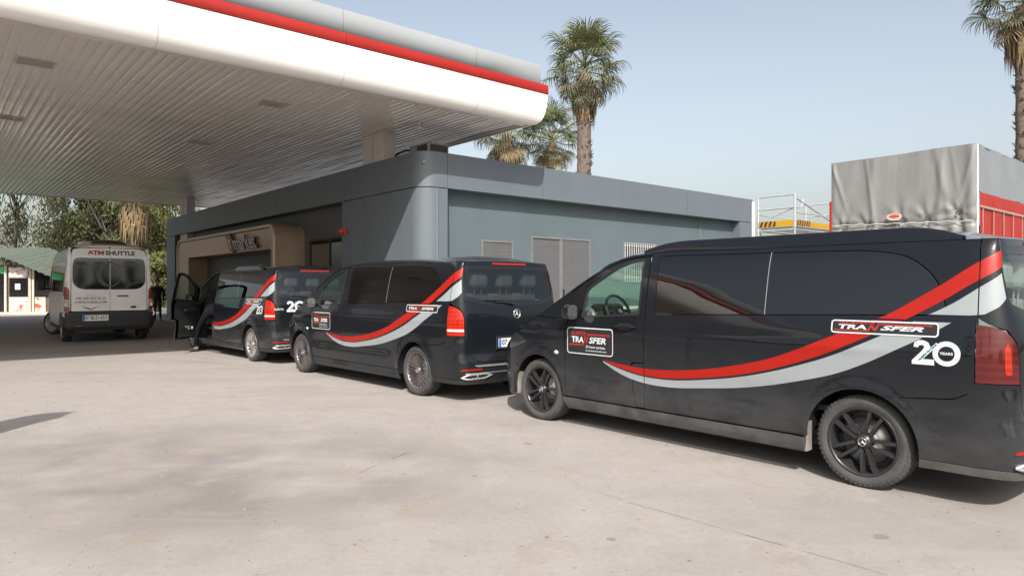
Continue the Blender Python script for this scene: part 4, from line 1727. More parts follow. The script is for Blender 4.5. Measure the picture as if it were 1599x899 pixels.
        for i in range(len(sec) - 1):
            for j in range(n):
                fs.append((i * n + j, i * n + (j + 1) % n, (i + 1) * n + (j + 1) % n, (i + 1) * n + j))
        mm.add(vs, fs, True)
        mm.add(vs[-n:], [tuple(range(n))])
        mme = mm.mesh('mirror', paint)
        gl = MB()
        gv = [(2.804, y + (.125 + (vs[j][1] / sg - y / sg - .125) * .92) * sg, 1.215 + (vs[j][2] - 1.215) * .92) for j in range(n)]
        gl.add(gv, [tuple(range(n))])
        gme = gl.mesh('mirror_glass', plain('mirror_glass', (.75, .77, .78), .03, metal=1.0, var=.0))
        if msh != (0, 0):
            mme, gme = shifted(mme, msh), shifted(gme, msh)
        mo = link('wing_mirror', mme, mirror_parent)
        link('mirror_glass', gme, mo)
        # stripes, cut at the panel seams
        for nm, poly, mt in (('red_stripe', red_low, M_STRIPE_R), ('silver_stripe', wh_low, M_STRIPE_W)):
            if left and door_open:
                poly = clip_s(poly, 1.965, False)
            for q, pc in enumerate(split_seams(poly, [2.128 if False else 1.968])):
                sheet(nm, (nm, 'low', q, door_open and left), pc, surf, mt, off=.0035, flange=0, step=.08, stepy=.05)
        for nm, poly, mt in (('red_stripe', red_high, M_STRIPE_R), ('silver_stripe', wh_high, M_STRIPE_W)):
            for q, pc in enumerate(split_seams(poly, [-.734])):
                sheet(nm, (nm, 'high', q), pc, surf, mt, off=.0045, flange=0, step=.06, stepy=.04)
        # tail light
        tl = sheet('tail_light', 'tail', o_light_r, surf, M_TAIL_BRIGHT if bright_tail else M_TAIL_DIM, off=.006, flange=.02, step=.05, stepy=.04)
        if bright_tail:
            sheet('reflector_strip', 'tlstrip', [(-.735, .905), (-.735, .935), (-.975, .935), (-.977, .905)], surf, plain('lamp_clear', (.62, .50, .48), .2), tl, off=.009, flange=0, step=.04)
        else:
            sheet('bulb_glow', 'tlin', round_poly([(-.885, .91), (-.885, 1.08), (-.905, 1.12), (-.925, 1.08), (-.93, .91)], .02, 3), surf, M_TAIL_IN, tl, off=.0085, flange=0, step=.04)
        # signs
        if left:
            logo_parts(root, surf, -.150, 1.181, .725, .098, 'wide')
            if not door_open:
                logo_parts(root, surf, 2.655, .918, .63, .272, 'tall')
        for kind in twenties:
            if kind == 'side' and left:
                twenty(root, surf, -.50, 1.028, .165)
    # rear
    gate = sheet('tailgate', 'gate', o_gate, L_, paint, holes=[GL], step=.06, stepy=.04)
    sheet('rear_window', 'rglass', inset_poly(GL, -.01), L_, M_REAR, gate, off=-.008, flange=0, step=.08)
    sheet('window_border', 'rborder', inset_poly(GL, .0), L_, M_TINT, gate, holes=[inset_poly(GL, .055)], off=-.004, flange=0, step=.06)
    bp = sheet('rear_bumper', 'bump', o_bump_r, L_, paint, step=.06, stepy=.03)
    sheet('bumper_skirt', 'bskirt', o_skirt_r, L_, M_DUSTYPL if skirt else M_PLASTIC, step=.08, stepy=.03, flange=.03)
    sheet('front_bumper', 'fbump', o_bumper_front, L_, paint, step=.07, stepy=.05)
    p0, n0 = L_(SC, 1.115, .004)
    badge = cached('rearstar', lambda: star_mesh(.062, M_CHROME, .008))
    link('star_badge', badge, gate, p0, (R(0), 0, R(90)))
    # plate
    pz = .745
    px_ = L_(SC, pz, 0)[0].x - .012
    py_ = .09 if idx == 1 else 0.0
    rec = MB().box(px_ - .004, px_ + .004, py_ - .30, py_ + .30, pz - .085, pz + .085, .004)
    pr_ = rec.build('plate_holder', M_PLASTIC, gate)
    MB().box(px_ - .009, px_ - .0045, py_ - .26, py_ + .26, pz - .056, pz + .056).build('number_plate', M_PLATE, pr_)
    MB().box(px_ - .0105, px_ - .0092, py_ + .215, py_ + .258, pz - .054, pz + .054).build('plate_band', M_PLATE_B, pr_)
    if plate:
        link('plate_lettering', text_mesh('plate_lettering', plate, .098, M_DECAL_K, lambda tx, ty: Vector((px_ - .0105, py_ + .205 - tx, pz + ty)), bold=.003, sx=.92, align='LEFT'), pr_)
    # third brake light, wiper, trim, exhausts
    bl = [(-1.55, 1.79), mir((-1.55, 1.79)), mir((-1.55, 1.765)), (-1.55, 1.765)]
    sheet('brake_light', 'brake3', bl, L_, M_TAIL_IN, gate, off=.012, flange=.015, step=.08)
    wp = [L_(SC + .02, 1.235, .03)[0], L_(SC + .16, 1.262, .035)[0], L_(SC + .36, 1.272, .028)[0]]
    MB().tube(wp, [.014, .009, .006], 6).build('wiper', M_PLASTIC, gate)
    wp = [L_(SC + .05, 1.278, .018)[0], L_(SC + .36, 1.290, .018)[0], L_(SC + .52, 1.30, .016)[0]]
    MB().tube(wp, .007, 6).build('wiper_blade', M_RUB, gate)
    st = clean([(-1.12, .478), mir((-1.12, .478)), mir((-1.16, .455)), (-1.16, .455)])
    sheet('chrome_strip', 'cstrip', st, L_, M_CHROME, off=.012, flange=.016, step=.06)
    if idx == 1:
        st2 = clean([(-1.0, .382), mir((-1.0, .382)), mir((-1.0, .372)), (-1.0, .372)])
        sheet('chrome_strip', 'cstrip2', st2, L_, M_CHROME, off=.006, flange=.01, step=.06)
    for surf in (L_, R_):
        sheet('reflector', 'refl', round_poly([(-.93, .408), (-1.26, .414), (-1.22, .436), (-.95, .428)], .006, 2), surf, M_TAIL_IN, bp, off=.006, flange=.008, step=.05)
        ex_o = round_poly([(-.93, .325), (-1.02, .300), (-1.28, .306), (-1.40, .345), (-1.30, .372), (-1.03, .366)], [.02, .03, .03, .02, .03, .03], 4)
        ex_i = inset_poly(ex_o, .013)
        ring = [surf(p[0], p[1], .008)[0] for p in inset_poly(ex_o, .006)]
        link('exhaust_trim', MB().tube(ring + ring[:2], .012, 8, cap=False).mesh('exhaust_trim', M_CHROME), bp)
        sheet('exhaust_opening', 'exhi', ex_i, surf, M_RUB, bp, off=.004, flange=0, step=.06)
        sheet('exhaust_divider', 'exhd', [(-1.14, .308), (-1.155, .308), (-1.185, .364), (-1.17, .364)], surf, M_CHROME, bp, off=.014, flange=.01, step=.06)
    if 'rear' in twenties:
        twenty(root, L_, SC + .46, 1.095, .205, .006)
        link('lettering', text_mesh('lettering', 'ALANYA', .05, M_DECAL_W, lambda tx, ty: L_(SC + .80 - tx, 1.045 + ty, .006)[0], bold=.001), root)
    # roof, windscreen, bonnet
    link('roof', cached(('roof', P), lambda: cap_mesh('roof', SC + .02, 2.42, paint, 40, 18, crown=van_crown)), root)
    link('windscreen', cached('wscreen', lambda: cap_mesh('windscreen', 2.425, 3.45, M_CLEAR, 12, 16, crown=van_crown)), root)
    link('bonnet', cached(('bonnet', P), lambda: cap_mesh('bonnet', 3.46, VAN.S_front - .02, paint, 20, 16, crown=van_crown)), root)
    # underbody with wheel wells
    ub = MB().box(-.85, 3.9, -.82, .82, .24, .36)
    ub.box(-.85, 3.9, -.55, .55, .36, .50)
    for c in (0, WB):
        for sg in (-1, 1):
            vs, fs = [], []
            for i in range(15):
                a = R(lerp(-10, 190, i / 14))
                for yy in (.95, .60):
                    vs.append((c + (AR + .02) * math.cos(a), sg * yy, AZ + (AR + .02) * math.sin(a)))
            fs = [(2 * i, 2 * i + 1, 2 * i + 3, 2 * i + 2) for i in range(14)]
            ub.add(vs, fs, True)
            ub.add([(c + (AR + .02) * math.cos(R(lerp(-10, 190, i / 14))), sg * .60, AZ + (AR + .02) * math.sin(R(lerp(-10, 190, i / 14)))) for i in range(15)], [tuple(range(15))])
        ub.tube([(c, -.8, .33), (c, .8, .33)], .05, 8)
    ub.build('underbody', M_RUB, root)
    if skirt:
        MB().box(AR + .005, AR + .03, .86, .945, .20, .58, .004).build('mud_flap', plain('mud_dust', (.19, .175, .155), .9, var=.3), root)
        MB().box(WB + AR - .02, WB + AR + .005, .83, .92, .25, .58, .004).build('mud_flap', plain('mud_dust', (.19, .175, .155), .9, var=.3), root)
    # cabin
    cab = MB().box(-.75, 3.2, -.84, .84, .52, .56)
    cab.build('cabin_floor', M_INT, root)
    MB().box(2.98, 3.34, -.80, .80, .56, 1.19, .06).box(2.90, 3.1, -.80, .80, .80, 1.25, .06).build('dashboard', M_CREAM if idx == 0 else M_INT, root)
    binn = MB().box(2.82, 2.99, .22, .62, 1.08, 1.29, .05)
    binn.build('instrument_hood', M_INT, root)
    MB().tube([(3.0, .42, 1.05), (2.76, .42, 1.20)], .03, 8).build('steering_column', M_INT, root)
    sw = MB()
    ring = []
    for i in range(25):
        t = 2 * math.pi * i / 24
        ring.append((2.74 + .18 * math.sin(t) * math.sin(R(24)), .42 + .18 * math.cos(t), 1.215 + .18 * math.sin(t) * math.cos(R(24))))
    sw.tube(ring, .016, 8, cap=False)
    sw.box(2.72, 2.78, .34, .50, 1.155, 1.275, .03)
    sw.tube([(2.745, .25, 1.215), (2.745, .59, 1.215)], .018, 6).tube([(2.745, .42, 1.215), (2.68, .42, 1.06)], .018, 6)
    swo = sw.build('steering_wheel', M_INT, root)
    link('hub_badge', cached('swstar', lambda: star_mesh(.03, M_CHROME, .004)), swo, (2.715, .42, 1.215), (0, 0, R(90)))
    if idx == 0:
        MB().lathe([(.0, .0), (.05, 0), (.055, .02)], 16, 'x', (2.885, .72, 1.17)).build('air_vent', M_INT, root)
    for x, y in ((1.95, .42), (1.95, -.42)):
        seat(root, x, y, .62, M_INT if idx else plain('seat_black', (.03, .03, .03), .5))
    for y in (-.45, .0, .45):
        seat(root, -.45, y, .60, M_SEAT if idx != 0 else M_CREAM, .66)
    for y in (-.42, .42):
        seat(root, .70, y, .60, M_SEAT, .66)
    MB().box(-.6, 2.2, -.70, .70, 1.785, 1.80).build('headliner', plain('headliner', (.30, .30, .29), .8), root)
    # wheels
    for c in (0, WB):
        for sg in (1, -1):
            make_wheel(root, 'wheel', (c, sg * .815, .338), sg, style, .340, 0, dusty)
    # roof rails
    if rail:
        a0, a1, hh = rail
        for sg in (1, -1):
            pts, rad = [], []
            n = 22
            vs, fs = [], []
            for i in range(n + 1):
                t = i / n
                s = lerp(a0, a1, t)
                p = VAN.pos(s, 1.80)
                e = min(1, t * 5.5, (1 - t) * 7)
                e = math.sin(e * math.pi / 2) ** .8
                zt = 1.83 + hh * e
                zb = 1.80
                yy = p.y - .015
                w_ = .045
                sec = [(s, sg * yy, zb), (s, sg * (yy - .006), lerp(zb, zt, .7)), (s, sg * (yy - .016), zt), (s, sg * (yy - .05), zt + .004 * e), (s, sg * (yy - .075), lerp(zb, zt, .7)), (s, sg * (yy - .08), zb + .02)]
                vs += sec
            m = 6
            for i in range(n):
                for j in range(m - 1):
                    fs.append((i * m + j, i * m + j + 1, (i + 1) * m + j + 1, (i + 1) * m + j))
            MB().add(vs, fs, True).build('roof_rail', paint if hh < .1 else M_PLASTIC, root)
    return root


def shifted(me, o):
    me = me.copy()
    for v in me.vertices:
        v.co.x -= o[0]
        v.co.y -= o[1]
    me.update()
    return me


def van_loc(px, py, ang, wheel_y=.93):
    """van origin (rear axle, centre line) from where its left rear tyre stands"""
    gx, gy = GP(px, py)
    h = R(ang)
    return Vector((gx + math.sin(h) * wheel_y, gy - math.cos(h) * wheel_y, 0))


van1 = make_van(0, van_loc(1345, 762, 131.0), R(131.0), 'nearest black van, dusty sides, black twin spoke wheels, long black roof rails', 'van_a', True, rail=(2.12, -.60, .075), twenties=('side',), bright_tail=False, skirt=True)
van2 = make_van(1, van_loc(650, 617.5, 132.6), R(132.6), 'middle black van with bright red tail lamps and many fine spokes in its wheels', 'van_b', False, plate='07  C')
van3 = make_van(2, van_loc(392, 564, 132.5), R(132.5), 'farthest black van with its driver door wide open before the gold entrance', 'van_c', True, door_open=True, rail=(1.30, -.2, .09), twenties=('side', 'rear'))

# ------------------------------------------------------------------ white shuttle bus
BUS = Wrap(
    [(-.75, 1.03), (-.90, 1.025), (-.98, 1.0), (-1.01, .94), (-1.02, .80), (-1.03, .4), (-1.032, 0)],
    [(3.2, 1.03), (3.9, 1.02), (4.4, .96), (4.65, .82), (4.78, .55), (4.82, 0)],
    [(.3, .04), (.45, .0), (1.2, .0), (1.4, .01), (1.7, .035), (2.1, .075), (2.35, .115), (2.5, .175), (2.6, .27)],
    [(.3, .02), (.45, .0), (.80, .0), (.84, .03), (1.4, .035), (1.8, .044), (2.2, .056), (2.45, .10), (2.5, .11), (2.6, .17)],
    lambda s: 1 - sstep(-1.08, -.85, s))
BC = BUS.S_rear
BTOP = Curve([(-9, 2.5), (3.0, 2.5), (3.3, 2.43), (3.6, 2.22), (4.0, 1.80), (4.4, 1.36), (4.6, 1.20), (4.9, 1.05), (9, 1.0)])
M_BUSW = plain('bus_white_paint', (.78, .76, .735), .28, var=.05, vscale=2.0, coat=.5)
M_BUSG = plain('bus_rear_glass', (.010, .013, .015), .02, var=0, spec=.9)
M_BUSGS = plain('bus_side_glass', (.008, .009, .010), .03, var=0, spec=.35)
M_BUSSIDE = plain('bus_silver_side', (.30, .29, .28), .32, var=.06)


def bmir(p):
    return (2 * BC - p[0], p[1])


gxb, gyb = GP(96, 533.5)
bh = R(127.8)
bus = empty('shuttle_bus', Vector((gxb + math.sin(bh) * 1.0, gyb - math.cos(bh) * 1.0, 0)), bh, 'white high roofed shuttle minibus under the canopy seen from behind', 'minibus')
BL = BUS.left


def bsheet(name, outl, mat, parent=bus, surf=None, **kw):
    kw.setdefault('step', .12)
    return link(name, sheet_mesh(name, outl, surf or BL, mat, **kw), parent)


def barc(c, a0, a1, n=14, r=.43):
    return [(c + r * math.cos(R(lerp(a0, a1, i / n))), .36 + r * math.sin(R(lerp(a0, a1, i / n)))) for i in range(n + 1)]


BWB = 3.75
for surf in (BUS.left, BUS.right):
    out = [(2.9, .42), (.43, .42)] + barc(0, 8, 172, 16) + [(-.43, .45), (-.86, .45), (-.86, 2.49), (3.0, 2.49), (2.9, 1.2)]
    hole = round_poly([(2.80, 1.32), (2.83, 2.16), (-.62, 2.14), (-.66, 1.34)], .06, 4)
    bsheet('side_panel', out, M_BUSSIDE, surf=surf, holes=[hole], stepy=.08)
    cuts_ = [2.80, 1.70, .55, -.64]
    inn = inset_poly(hole, .008)
    for a, b in zip(cuts_, cuts_[1:]):
        pn = clip_s(clip_s(inn, a + .02, False), b + .01, True)
        if len(pn) > 2:
            bsheet('side_window', clean(pn), M_BUSGS, surf=surf, off=.002, flange=.006)
    bsheet('window_seal', inset_poly(hole, -.03), M_RUB, surf=surf, off=-.02, flange=0)
    fd = [(2.91, .42), (3.28, .42)] + list(reversed(barc(BWB, 90, 172, 10))) [0:0] + [(3.30, .55), (3.45, .72), (3.60, .79), (3.75, .80), (4.02, .76), (4.15, 1.1), (4.35, 1.38), (4.0, 1.78), (3.6, 2.20), (3.3, 2.41), (3.01, 2.47), (2.91, 1.2)]
    bh_ = round_poly([(3.0, 1.30), (3.06, 2.14), (3.35, 2.05), (3.62, 1.75), (3.86, 1.42), (3.86, 1.26)], .04, 3)
    d_ = bsheet('front_door', fd, M_BUSSIDE, surf=surf, holes=[bh_], stepy=.1)
    bsheet('door_glass', inset_poly(bh_, -.01), M_BUSGS, d_, surf=surf, off=-.012, flange=0)
    bsheet('front_wing', [(4.03, .75), (4.16, .60), (4.18, .40), (4.5, .36), (4.7, .5), (4.75, .98), (4.5, 1.24), (4.37, 1.36), (4.16, 1.1)], M_BUSSIDE, surf=surf)
    bsheet('lower_trim', [(.45, .41), (.45, .30), (3.25, .30), (3.27, .41)], M_PLASTIC, surf=surf, off=.012)
    sg = 1 if surf == BUS.left else -1
    # tail lamp and corner marker
    tl = bsheet('tail_light', round_poly([(-.845, .80), (-.845, 1.47), (-1.02, 1.47), (-1.075, 1.40), (-1.085, .80)], [.02, .06, .05, .04, .02], 3), plain('bus_lamp_red', (.22, .022, .018), .2, coat=1.0), surf=surf, off=.012, step=.05)
    bsheet('clear_lens', [(-.86, .95), (-.86, 1.14), (-1.07, 1.14), (-1.075, .95)], plain('bus_lamp_clear', (.45, .38, .37), .2), tl, surf=surf, off=.016, flange=0, step=.05)
    mk, _ = surf(-1.0, .76, .01)
    MB().lathe([(.0, .03), (.06, .02), (.075, 0)], 14, 'x', (mk.x - .02, mk.y, mk.z)).build('corner_lamp', M_PLATE, bus)
    # hinges
    for z in (1.0, 1.55, 2.3):
        hp, _ = surf(-.985, z, .012)
        MB().box(hp.x - .03, hp.x + .03, hp.y - .02, hp.y + .02, z - .05, z + .05, .01).build('hinge', M_BUSW, bus)
    # mirror
    mp_, _ = surf(3.85, 1.45, 0)
    MB().box(3.78, 3.88, mp_.y + .10 * sg, mp_.y + .30 * sg, 1.36, 1.70, .04).tube([(3.85, mp_.y - .02 * sg, 1.4), (3.84, mp_.y + .14 * sg, 1.42)], .03).build('wing_mirror', M_PLASTIC, bus)
    # corner post
    bsheet('corner_panel', [(-.868, .85), (-.868, 2.49), (-1.10, 2.49), (-1.12, 2.30), (-1.10, .85)], M_BUSW, surf=surf, step=.05)
# rear doors, each half with its own pane
for k in (0, 1):
    f = (lambda p: p) if k == 0 else bmir
    door = [f(p) for p in ((-1.125, .84), (-1.125, 2.30), (-1.16, 2.43), (-1.3, 2.475), (BC + .006, 2.485), (BC + .006, .84))]
    hole = [f(p) for p in round_poly([(-1.19, 2.20), (-1.15, 2.05), (-1.15, 1.60), (-1.22, 1.47), (-1.36, 1.40), (BC + .012, 1.395), (BC + .012, 2.225), (-1.3, 2.225)], [.05, .1, .1, .08, .1, 0, 0, .06], 3)]
    d_ = bsheet('rear_door', door, M_BUSW, holes=[hole], step=.1, flange=.012)
    bsheet('door_glass', inset_poly(hole, .002), M_BUSG, d_, off=-.003, flange=0)
hp, _ = BL(BC - .16, 1.12, .02)
MB().box(hp.x - .015, hp.x + .02, hp.y - .33 + .06, hp.y - .06 + .06, 1.215, 1.245, .008).build('door_handle', M_PLASTIC, bus)
bsheet('rear_bumper', [(-.46, .80), bmir((-.46, .80)), bmir((-.46, .42)), (-.46, .42)], M_PLASTIC, off=.03, step=.1, flange=.05)
bsheet('bumper_step', [(-.95, .42), bmir((-.95, .42)), bmir((-1.0, .34)), (-1.0, .34)], M_RUB, off=.0, step=.1)
for y in (.72, -.72):
    q, _ = BL(BC + y, .46, .05)
    MB().box(q.x - .012, q.x + .01, q.y - .08, q.y + .08, .445, .475).build('reflector', M_TAIL_IN, bus)
link('roof', cap_mesh('roof', BC + .02, 3.2, M_BUSW, 40, 18, BUS, BTOP, lambda s, x: .20 * sstep(-1.05, -.55, x)), bus)
link('windscreen', cap_mesh('windscreen', 3.22, 4.42, M_BUSG, 12, 14, BUS, BTOP, lambda s, x: lerp(.2, .08, sstep(3.2, 4.2, s))), bus)
link('bonnet', cap_mesh('bonnet', 4.43, BUS.S_front - .02, M_BUSW, 14, 14, BUS, BTOP, lambda s, x: .06), bus)
ub = MB().box(-.9, 4.4, -.85, .85, .32, .55).box(-.9, 4.4, -.6, .6, .55, .85)
ub.tube([(0, -.9, .36), (0, .9, .36)], .07, 8)
ub.build('underbody', M_RUB, bus)
MB().box(-.95, 3.0, -.98, .98, .8, .84).build('cabin_floor', M_INT, bus)
for c, st in ((0, 0), (BWB, R(34))):
    for sg in (1, -1):
        make_wheel(bus, 'wheel', (c, sg * (.90 if not st else .88), .352), sg, 'bus', .355, st, True, .225)
for sg in (1, -1):
    MB().box(-.50, -.48, sg * .76, sg * 1.02, .18, .60).build('mud_flap', M_RUB, bus)
# roof spoiler lamp and roof box
tq = MB()
vs, fs = [], []
for i in range(13):
    t = lerp(-1, 1, i / 12)
    k = math.sqrt(max(.02, 1 - t * t))
    x0 = BUS.pos(BC + t * .42, 2.52).x + .06
    vs += [(x0, t * .42, 2.60), (x0 - .03, t * .42, 2.60 + .035 * k), (x0 + .02, t * .42, 2.60 + .085 * k), (x0 + .25, t * .42, 2.63 + .09 * k), (x0 + .4, t * .42, 2.60)]
for i in range(12):
    for j in range(4):
        fs.append((i * 5 + j, i * 5 + j + 1, i * 5 + j + 6, i * 5 + j + 5))
tq.add(vs, fs, True).build('brake_lamp_housing', plain('dark_red_plastic', (.05, .012, .012), .3), bus)
MB().box(2.3, 3.0, -.35, .35, 2.66, 2.84, .06).build('roof_vent', M_BUSW, bus)
# lettering on the doors


def bplace(y0, z0, off=.006):
    return lambda tx, ty: BL(BC + y0 - tx, z0 + ty, off)[0]


M_BT = plain('bus_text_dark', (.03, .03, .04), .4)
M_BTG = plain('bus_text_grey', (.16, .16, .17), .4)
link('lettering', text_mesh('lettering', 'ATM', .150, M_DECAL_R, bplace(.50, 2.355), bold=.006, sx=1.25, align='LEFT', space=.92), bus)
link('lettering', text_mesh('lettering', 'SHUTTLE', .150, M_BT, bplace(.10, 2.355), bold=.006, sx=1.13, align='LEFT', space=1.0), bus)
link('lettering', text_mesh('lettering', '+90 242 322 22 22', .085, M_BTG, bplace(.44, 1.165), sx=1.05, bold=.002), bus)
link('lettering', text_mesh('lettering', 'ATMTRANSFER.COM', .075, M_BTG, bplace(.44, 1.065), sx=1.05, bold=.002), bus)
link('lettering', text_mesh('lettering', 'ALANYA', .05, plain('bus_text_pale', (.35, .34, .34), .4), bplace(.44, 1.245), sx=1.05), bus)
bird = [(.66, 1.0), (.55, .93), (.48, .915), (.42, .885), (.36, .93), (.22, .965), (.36, .905), (.42, .855), (.50, .885), (.56, .905)]
bsheet('bird_emblem', [(BC + y, z) for y, z in bird], M_DECAL_R, off=.006, flange=0)
cr = [(.30 * math.cos(t), .34 * math.sin(t)) for t in [R(35 + 290 * i / 26) for i in range(27)]]
ci = [(.05 + .225 * math.cos(t), .285 * math.sin(t)) for t in [R(325 - 290 * i / 26) for i in range(27)]]
bsheet('crescent_decal', [(BC - (y - .02), 1.80 + z) for y, z in cr + ci], plain('crescent_pale', (.055, .057, .06), .2), off=.003, flange=0)
ob = round_poly([(BC - .62, .90), (BC - .48, .90), (BC - .48, .955), (BC - .62, .955)], .027, 5)
bsheet('oval_badge', ob, plain('oval_badge_blue', (.02, .03, .06), .3, coat=1.0), off=.01, flange=.006)
pzb = .66
q, _ = BL(BC, pzb, .05)
pb = MB().box(q.x - .006, q.x, .05, .63, pzb - .075, pzb + .075).build('number_plate', M_PLATE, bus)
MB().box(q.x - .008, q.x - .0065, .585, .628, pzb - .073, pzb + .073).build('plate_band', M_PLATE_B, pb)
link('plate_lettering', text_mesh('plate_lettering', '07 BLD 653', .125, M_BT, lambda tx, ty: Vector((q.x - .0085, .335 - tx, pzb + ty)), bold=.002, sx=.85), pb)

# ------------------------------------------------------------------ canvas topped truck
truck = empty('tarpaulin_truck', W(5.15, 14.06, 0), ANG, 'truck with a grey tarpaulin over red sides behind the nearest van', 'truck')


def tarp_material(name, col):
    m, nt, b = new_mat(name)
    c = ramp(nt, noise(nt, 2.2, 6, .65, dist=.4), [(.25, tuple(x * .90 for x in col)), (.75, tuple(x * 1.06 for x in col))])
    nt.links.new(c, b.inputs['Base Color'])
    b.inputs['Roughness'].default_value = .5
    tc = N(nt, 'TexCoord')
    mp = N(nt, 'Mapping')
    mp.inputs['Scale'].default_value = (2.5, 2.5, .35)
    nt.links.new(tc.outputs['Object'], mp.inputs[0])
    bump(nt, b, noise(nt, 3.0, 5, .6, vec=mp.outputs[0], dist=.5), .30, .035)
    return m


M_TARP = tarp_material('grey_tarpaulin', (.195, .194, .192))
M_TARP_S = tarp_material('side_tarpaulin_grey', (.19, .205, .22))
M_TARP_R = tarp_material('red_tarpaulin', (.30, .014, .006))
TZ0, TZ1 = 1.15, 3.97
HWT = 1.27


def folds(a, z, seed, amp):
    r = random.Random(seed)
    x = 0
    for k in range(9):
        c = r.uniform(-1.25, 1.25)
        w = r.uniform(.03, .09)
        sl = r.uniform(-.25, .25)
        lo = r.uniform(.2, 1.0)
        f = math.exp(-((a - c - sl * (z - 2.6)) / w) ** 2)
        x += f * r.uniform(.4, 1.2) * (lo if z > 2.6 else 1)
    return amp * x


# rear curtain facing the vans' side: plane x = 0 (towards -v)
tie = [(-1.02, 2.62), (-.55, 2.66), (.05, 2.70), (.48, 2.72), (.98, 2.78)]
vs, fs = [], []
ny, nz = 90, 60
for i in range(ny + 1):
    a = lerp(-HWT, HWT, i / ny)
    for j in range(nz + 1):
        z = lerp(TZ0, TZ1, j / nz)
        d = folds(a, z, 3, .042) + .010 * math.sin(a * 9 + z * 1.3) * math.sin(z * 2.1)
        zt = 2.66 + .03 * a
        d -= .045 * math.exp(-((z - zt) / .03) ** 2)                    # rope line pulls the sheet in
        for ta, tz in tie:
            rr = math.hypot((a + ta), (z - tz) * .8)
            d -= .06 * math.exp(-(rr / .05) ** 2)
            an = math.atan2(z - tz, a + ta)
            d += .022 * math.exp(-(rr / .30) ** 2) * math.cos(an * 7 + ta * 3) * (rr / .12 if rr < .12 else 1)
        # diagonal pulls from the top corners
        for sgn in (-1, 1):
            dd = (a * sgn - (HWT - (TZ1 - z) * .30))
            d += .03 * math.exp(-(dd / .035) ** 2) * sstep(2.7, 3.6, z)
        e = sstep(HWT, HWT - .05, abs(a)) if False else 1 - sstep(HWT - .05, HWT, abs(a))
        zc = z - .03 * (1 - sstep(TZ1 - .001, TZ1, z)) * 0
        vs.append((-.03 - d * e * .9, a, z - .02 * math.sin(a * 2) * sstep(3.5, TZ1, z)))
for i in range(ny):
    for j in range(nz):
        k = i * (nz + 1) + j
        fs.append((k, k + 1, k + nz + 2, k + nz + 1))
MB().add(vs, fs, True).build('rear_curtain', M_TARP, truck)
TL = 7.2
# side tarps: red lower, grey upper flap with hem
for sg in (-1, 1):
    vs, fs = [], []
    nx = 60
    zs_ = [3.15, 3.17, 3.22, 3.4, 3.6, 3.8, 3.9, 3.96, 3.97]
    for i in range(nx + 1):
        x = lerp(0, TL, i / nx)
        for j, z in enumerate(zs_):
            bow = .035 * math.cos(x * 2 * math.pi / 1.2) * sstep(3.97, 3.2, z) if False else .012 * math.cos(x * 2 * math.pi / 1.2)
            vs.append((x, sg * (HWT + .004 + bow + .01 * math.sin(x * 7 + z * 5)), z - .015 * abs(math.sin(x * math.pi / 1.2)) * (1 if j < 2 else 0)))
    n = len(zs_)
    for i in range(nx):
        for j in range(n - 1):
            k = i * n + j
            fs.append((k, k + 1, k + n + 1, k + n))
    MB().add(vs, fs, True).build('upper_tarp', M_TARP_S, truck)
    vs, fs = [], []
    zr = [lerp(TZ0, 3.135, j / 14) for j in range(15)]
    for i in range(nx * 2 + 1):
        x = lerp(0, TL, i / (nx * 2))
        for z in zr:
            crease = -.018 * math.exp(-(((x + .15) % .62 - .31) / .03) ** 2)
            vs.append((x, sg * (HWT + .022 + crease + .008 * math.sin(x * 5 + z * 3)), z))
    n = len(zr)
    for i in range(nx * 2):
        for j in range(n - 1):
            k = i * n + j
            fs.append((k, k + 1, k + n + 1, k + n))
    MB().add(vs, fs, True).build('red_side_tarp', M_TARP_R, truck)
    MB().box(0, TL, sg * (HWT + .036), sg * (HWT + .052), 2.86, 2.90).build('lashing_strap', plain('strap_pale', (.32, .20, .18), .6), truck)
    for k in range(11):
        x = .12 + k * .62
        MB().box(x, x + .03, sg * (HWT + .038), sg * (HWT + .046), TZ0 + .1, 2.86).build('lashing_strap', plain('strap_pale', (.32, .20, .18), .6), truck)
MB().box(.0, TL, -HWT, HWT, TZ1 - .02, TZ1 + .012, .01).build('roof_tarp', M_TARP_S, truck)
MB().tube([(-.01, -HWT + .005, TZ0), (-.01, -HWT + .005, TZ1)], .022, 8).build('corner_edge', plain('crease_pale', (.55, .55, .54), .5), truck)  # no post: pale tube standing in for the curtain's bright corner crease
MB().tube([(-.01, HWT - .005, TZ0), (-.01, HWT - .005, TZ1)], .022, 8).build('corner_edge', M_TARP, truck)
MB().box(-.04, .10, HWT + .0, HWT + .05, TZ0, 3.2, .01).build('red_side_tarp', M_TARP_R, truck)
for j in range(8):
    pass
# round red badge printed on the curtain
em = MB()
vs = []
for i in range(24):
    t = 2 * math.pi * i / 24
    vs.append((-.105, .06 + .135 * math.cos(t), 2.795 + .075 * math.sin(t)))
em.add(vs, [tuple(range(24))])
eb = em.build('curtain_badge', plain('badge_pale', (.50, .40, .35), .6), truck)
vs = []
for i in range(20):
    t = 2 * math.pi * i / 20
    vs.append((-.109, .06 + .095 * math.cos(t), 2.80 + .030 * math.sin(t)))
MB().add(vs, [tuple(range(20))]).build('badge_centre', plain('badge_red', (.40, .06, .04), .6), eb)
for k in range(7):
    a = -.09 + .03 * k
    MB().box(-.110, -.108, .06 + a - .006, .06 + a + .006, 2.845, 2.862).build('badge_mark', plain('badge_red', (.40, .06, .04), .6), eb)
vs = [(-.07 - .01 * math.sin(i * 1.7), lerp(-1.22, 1.22, i / 24), 2.665 + .03 * lerp(-1.22, 1.22, i / 24) + .012 * math.sin(i * 2.1)) for i in range(25)]
MB().tube(vs, .010, 6).build('rope', plain('rope_pale', (.45, .43, .40), .8), truck)
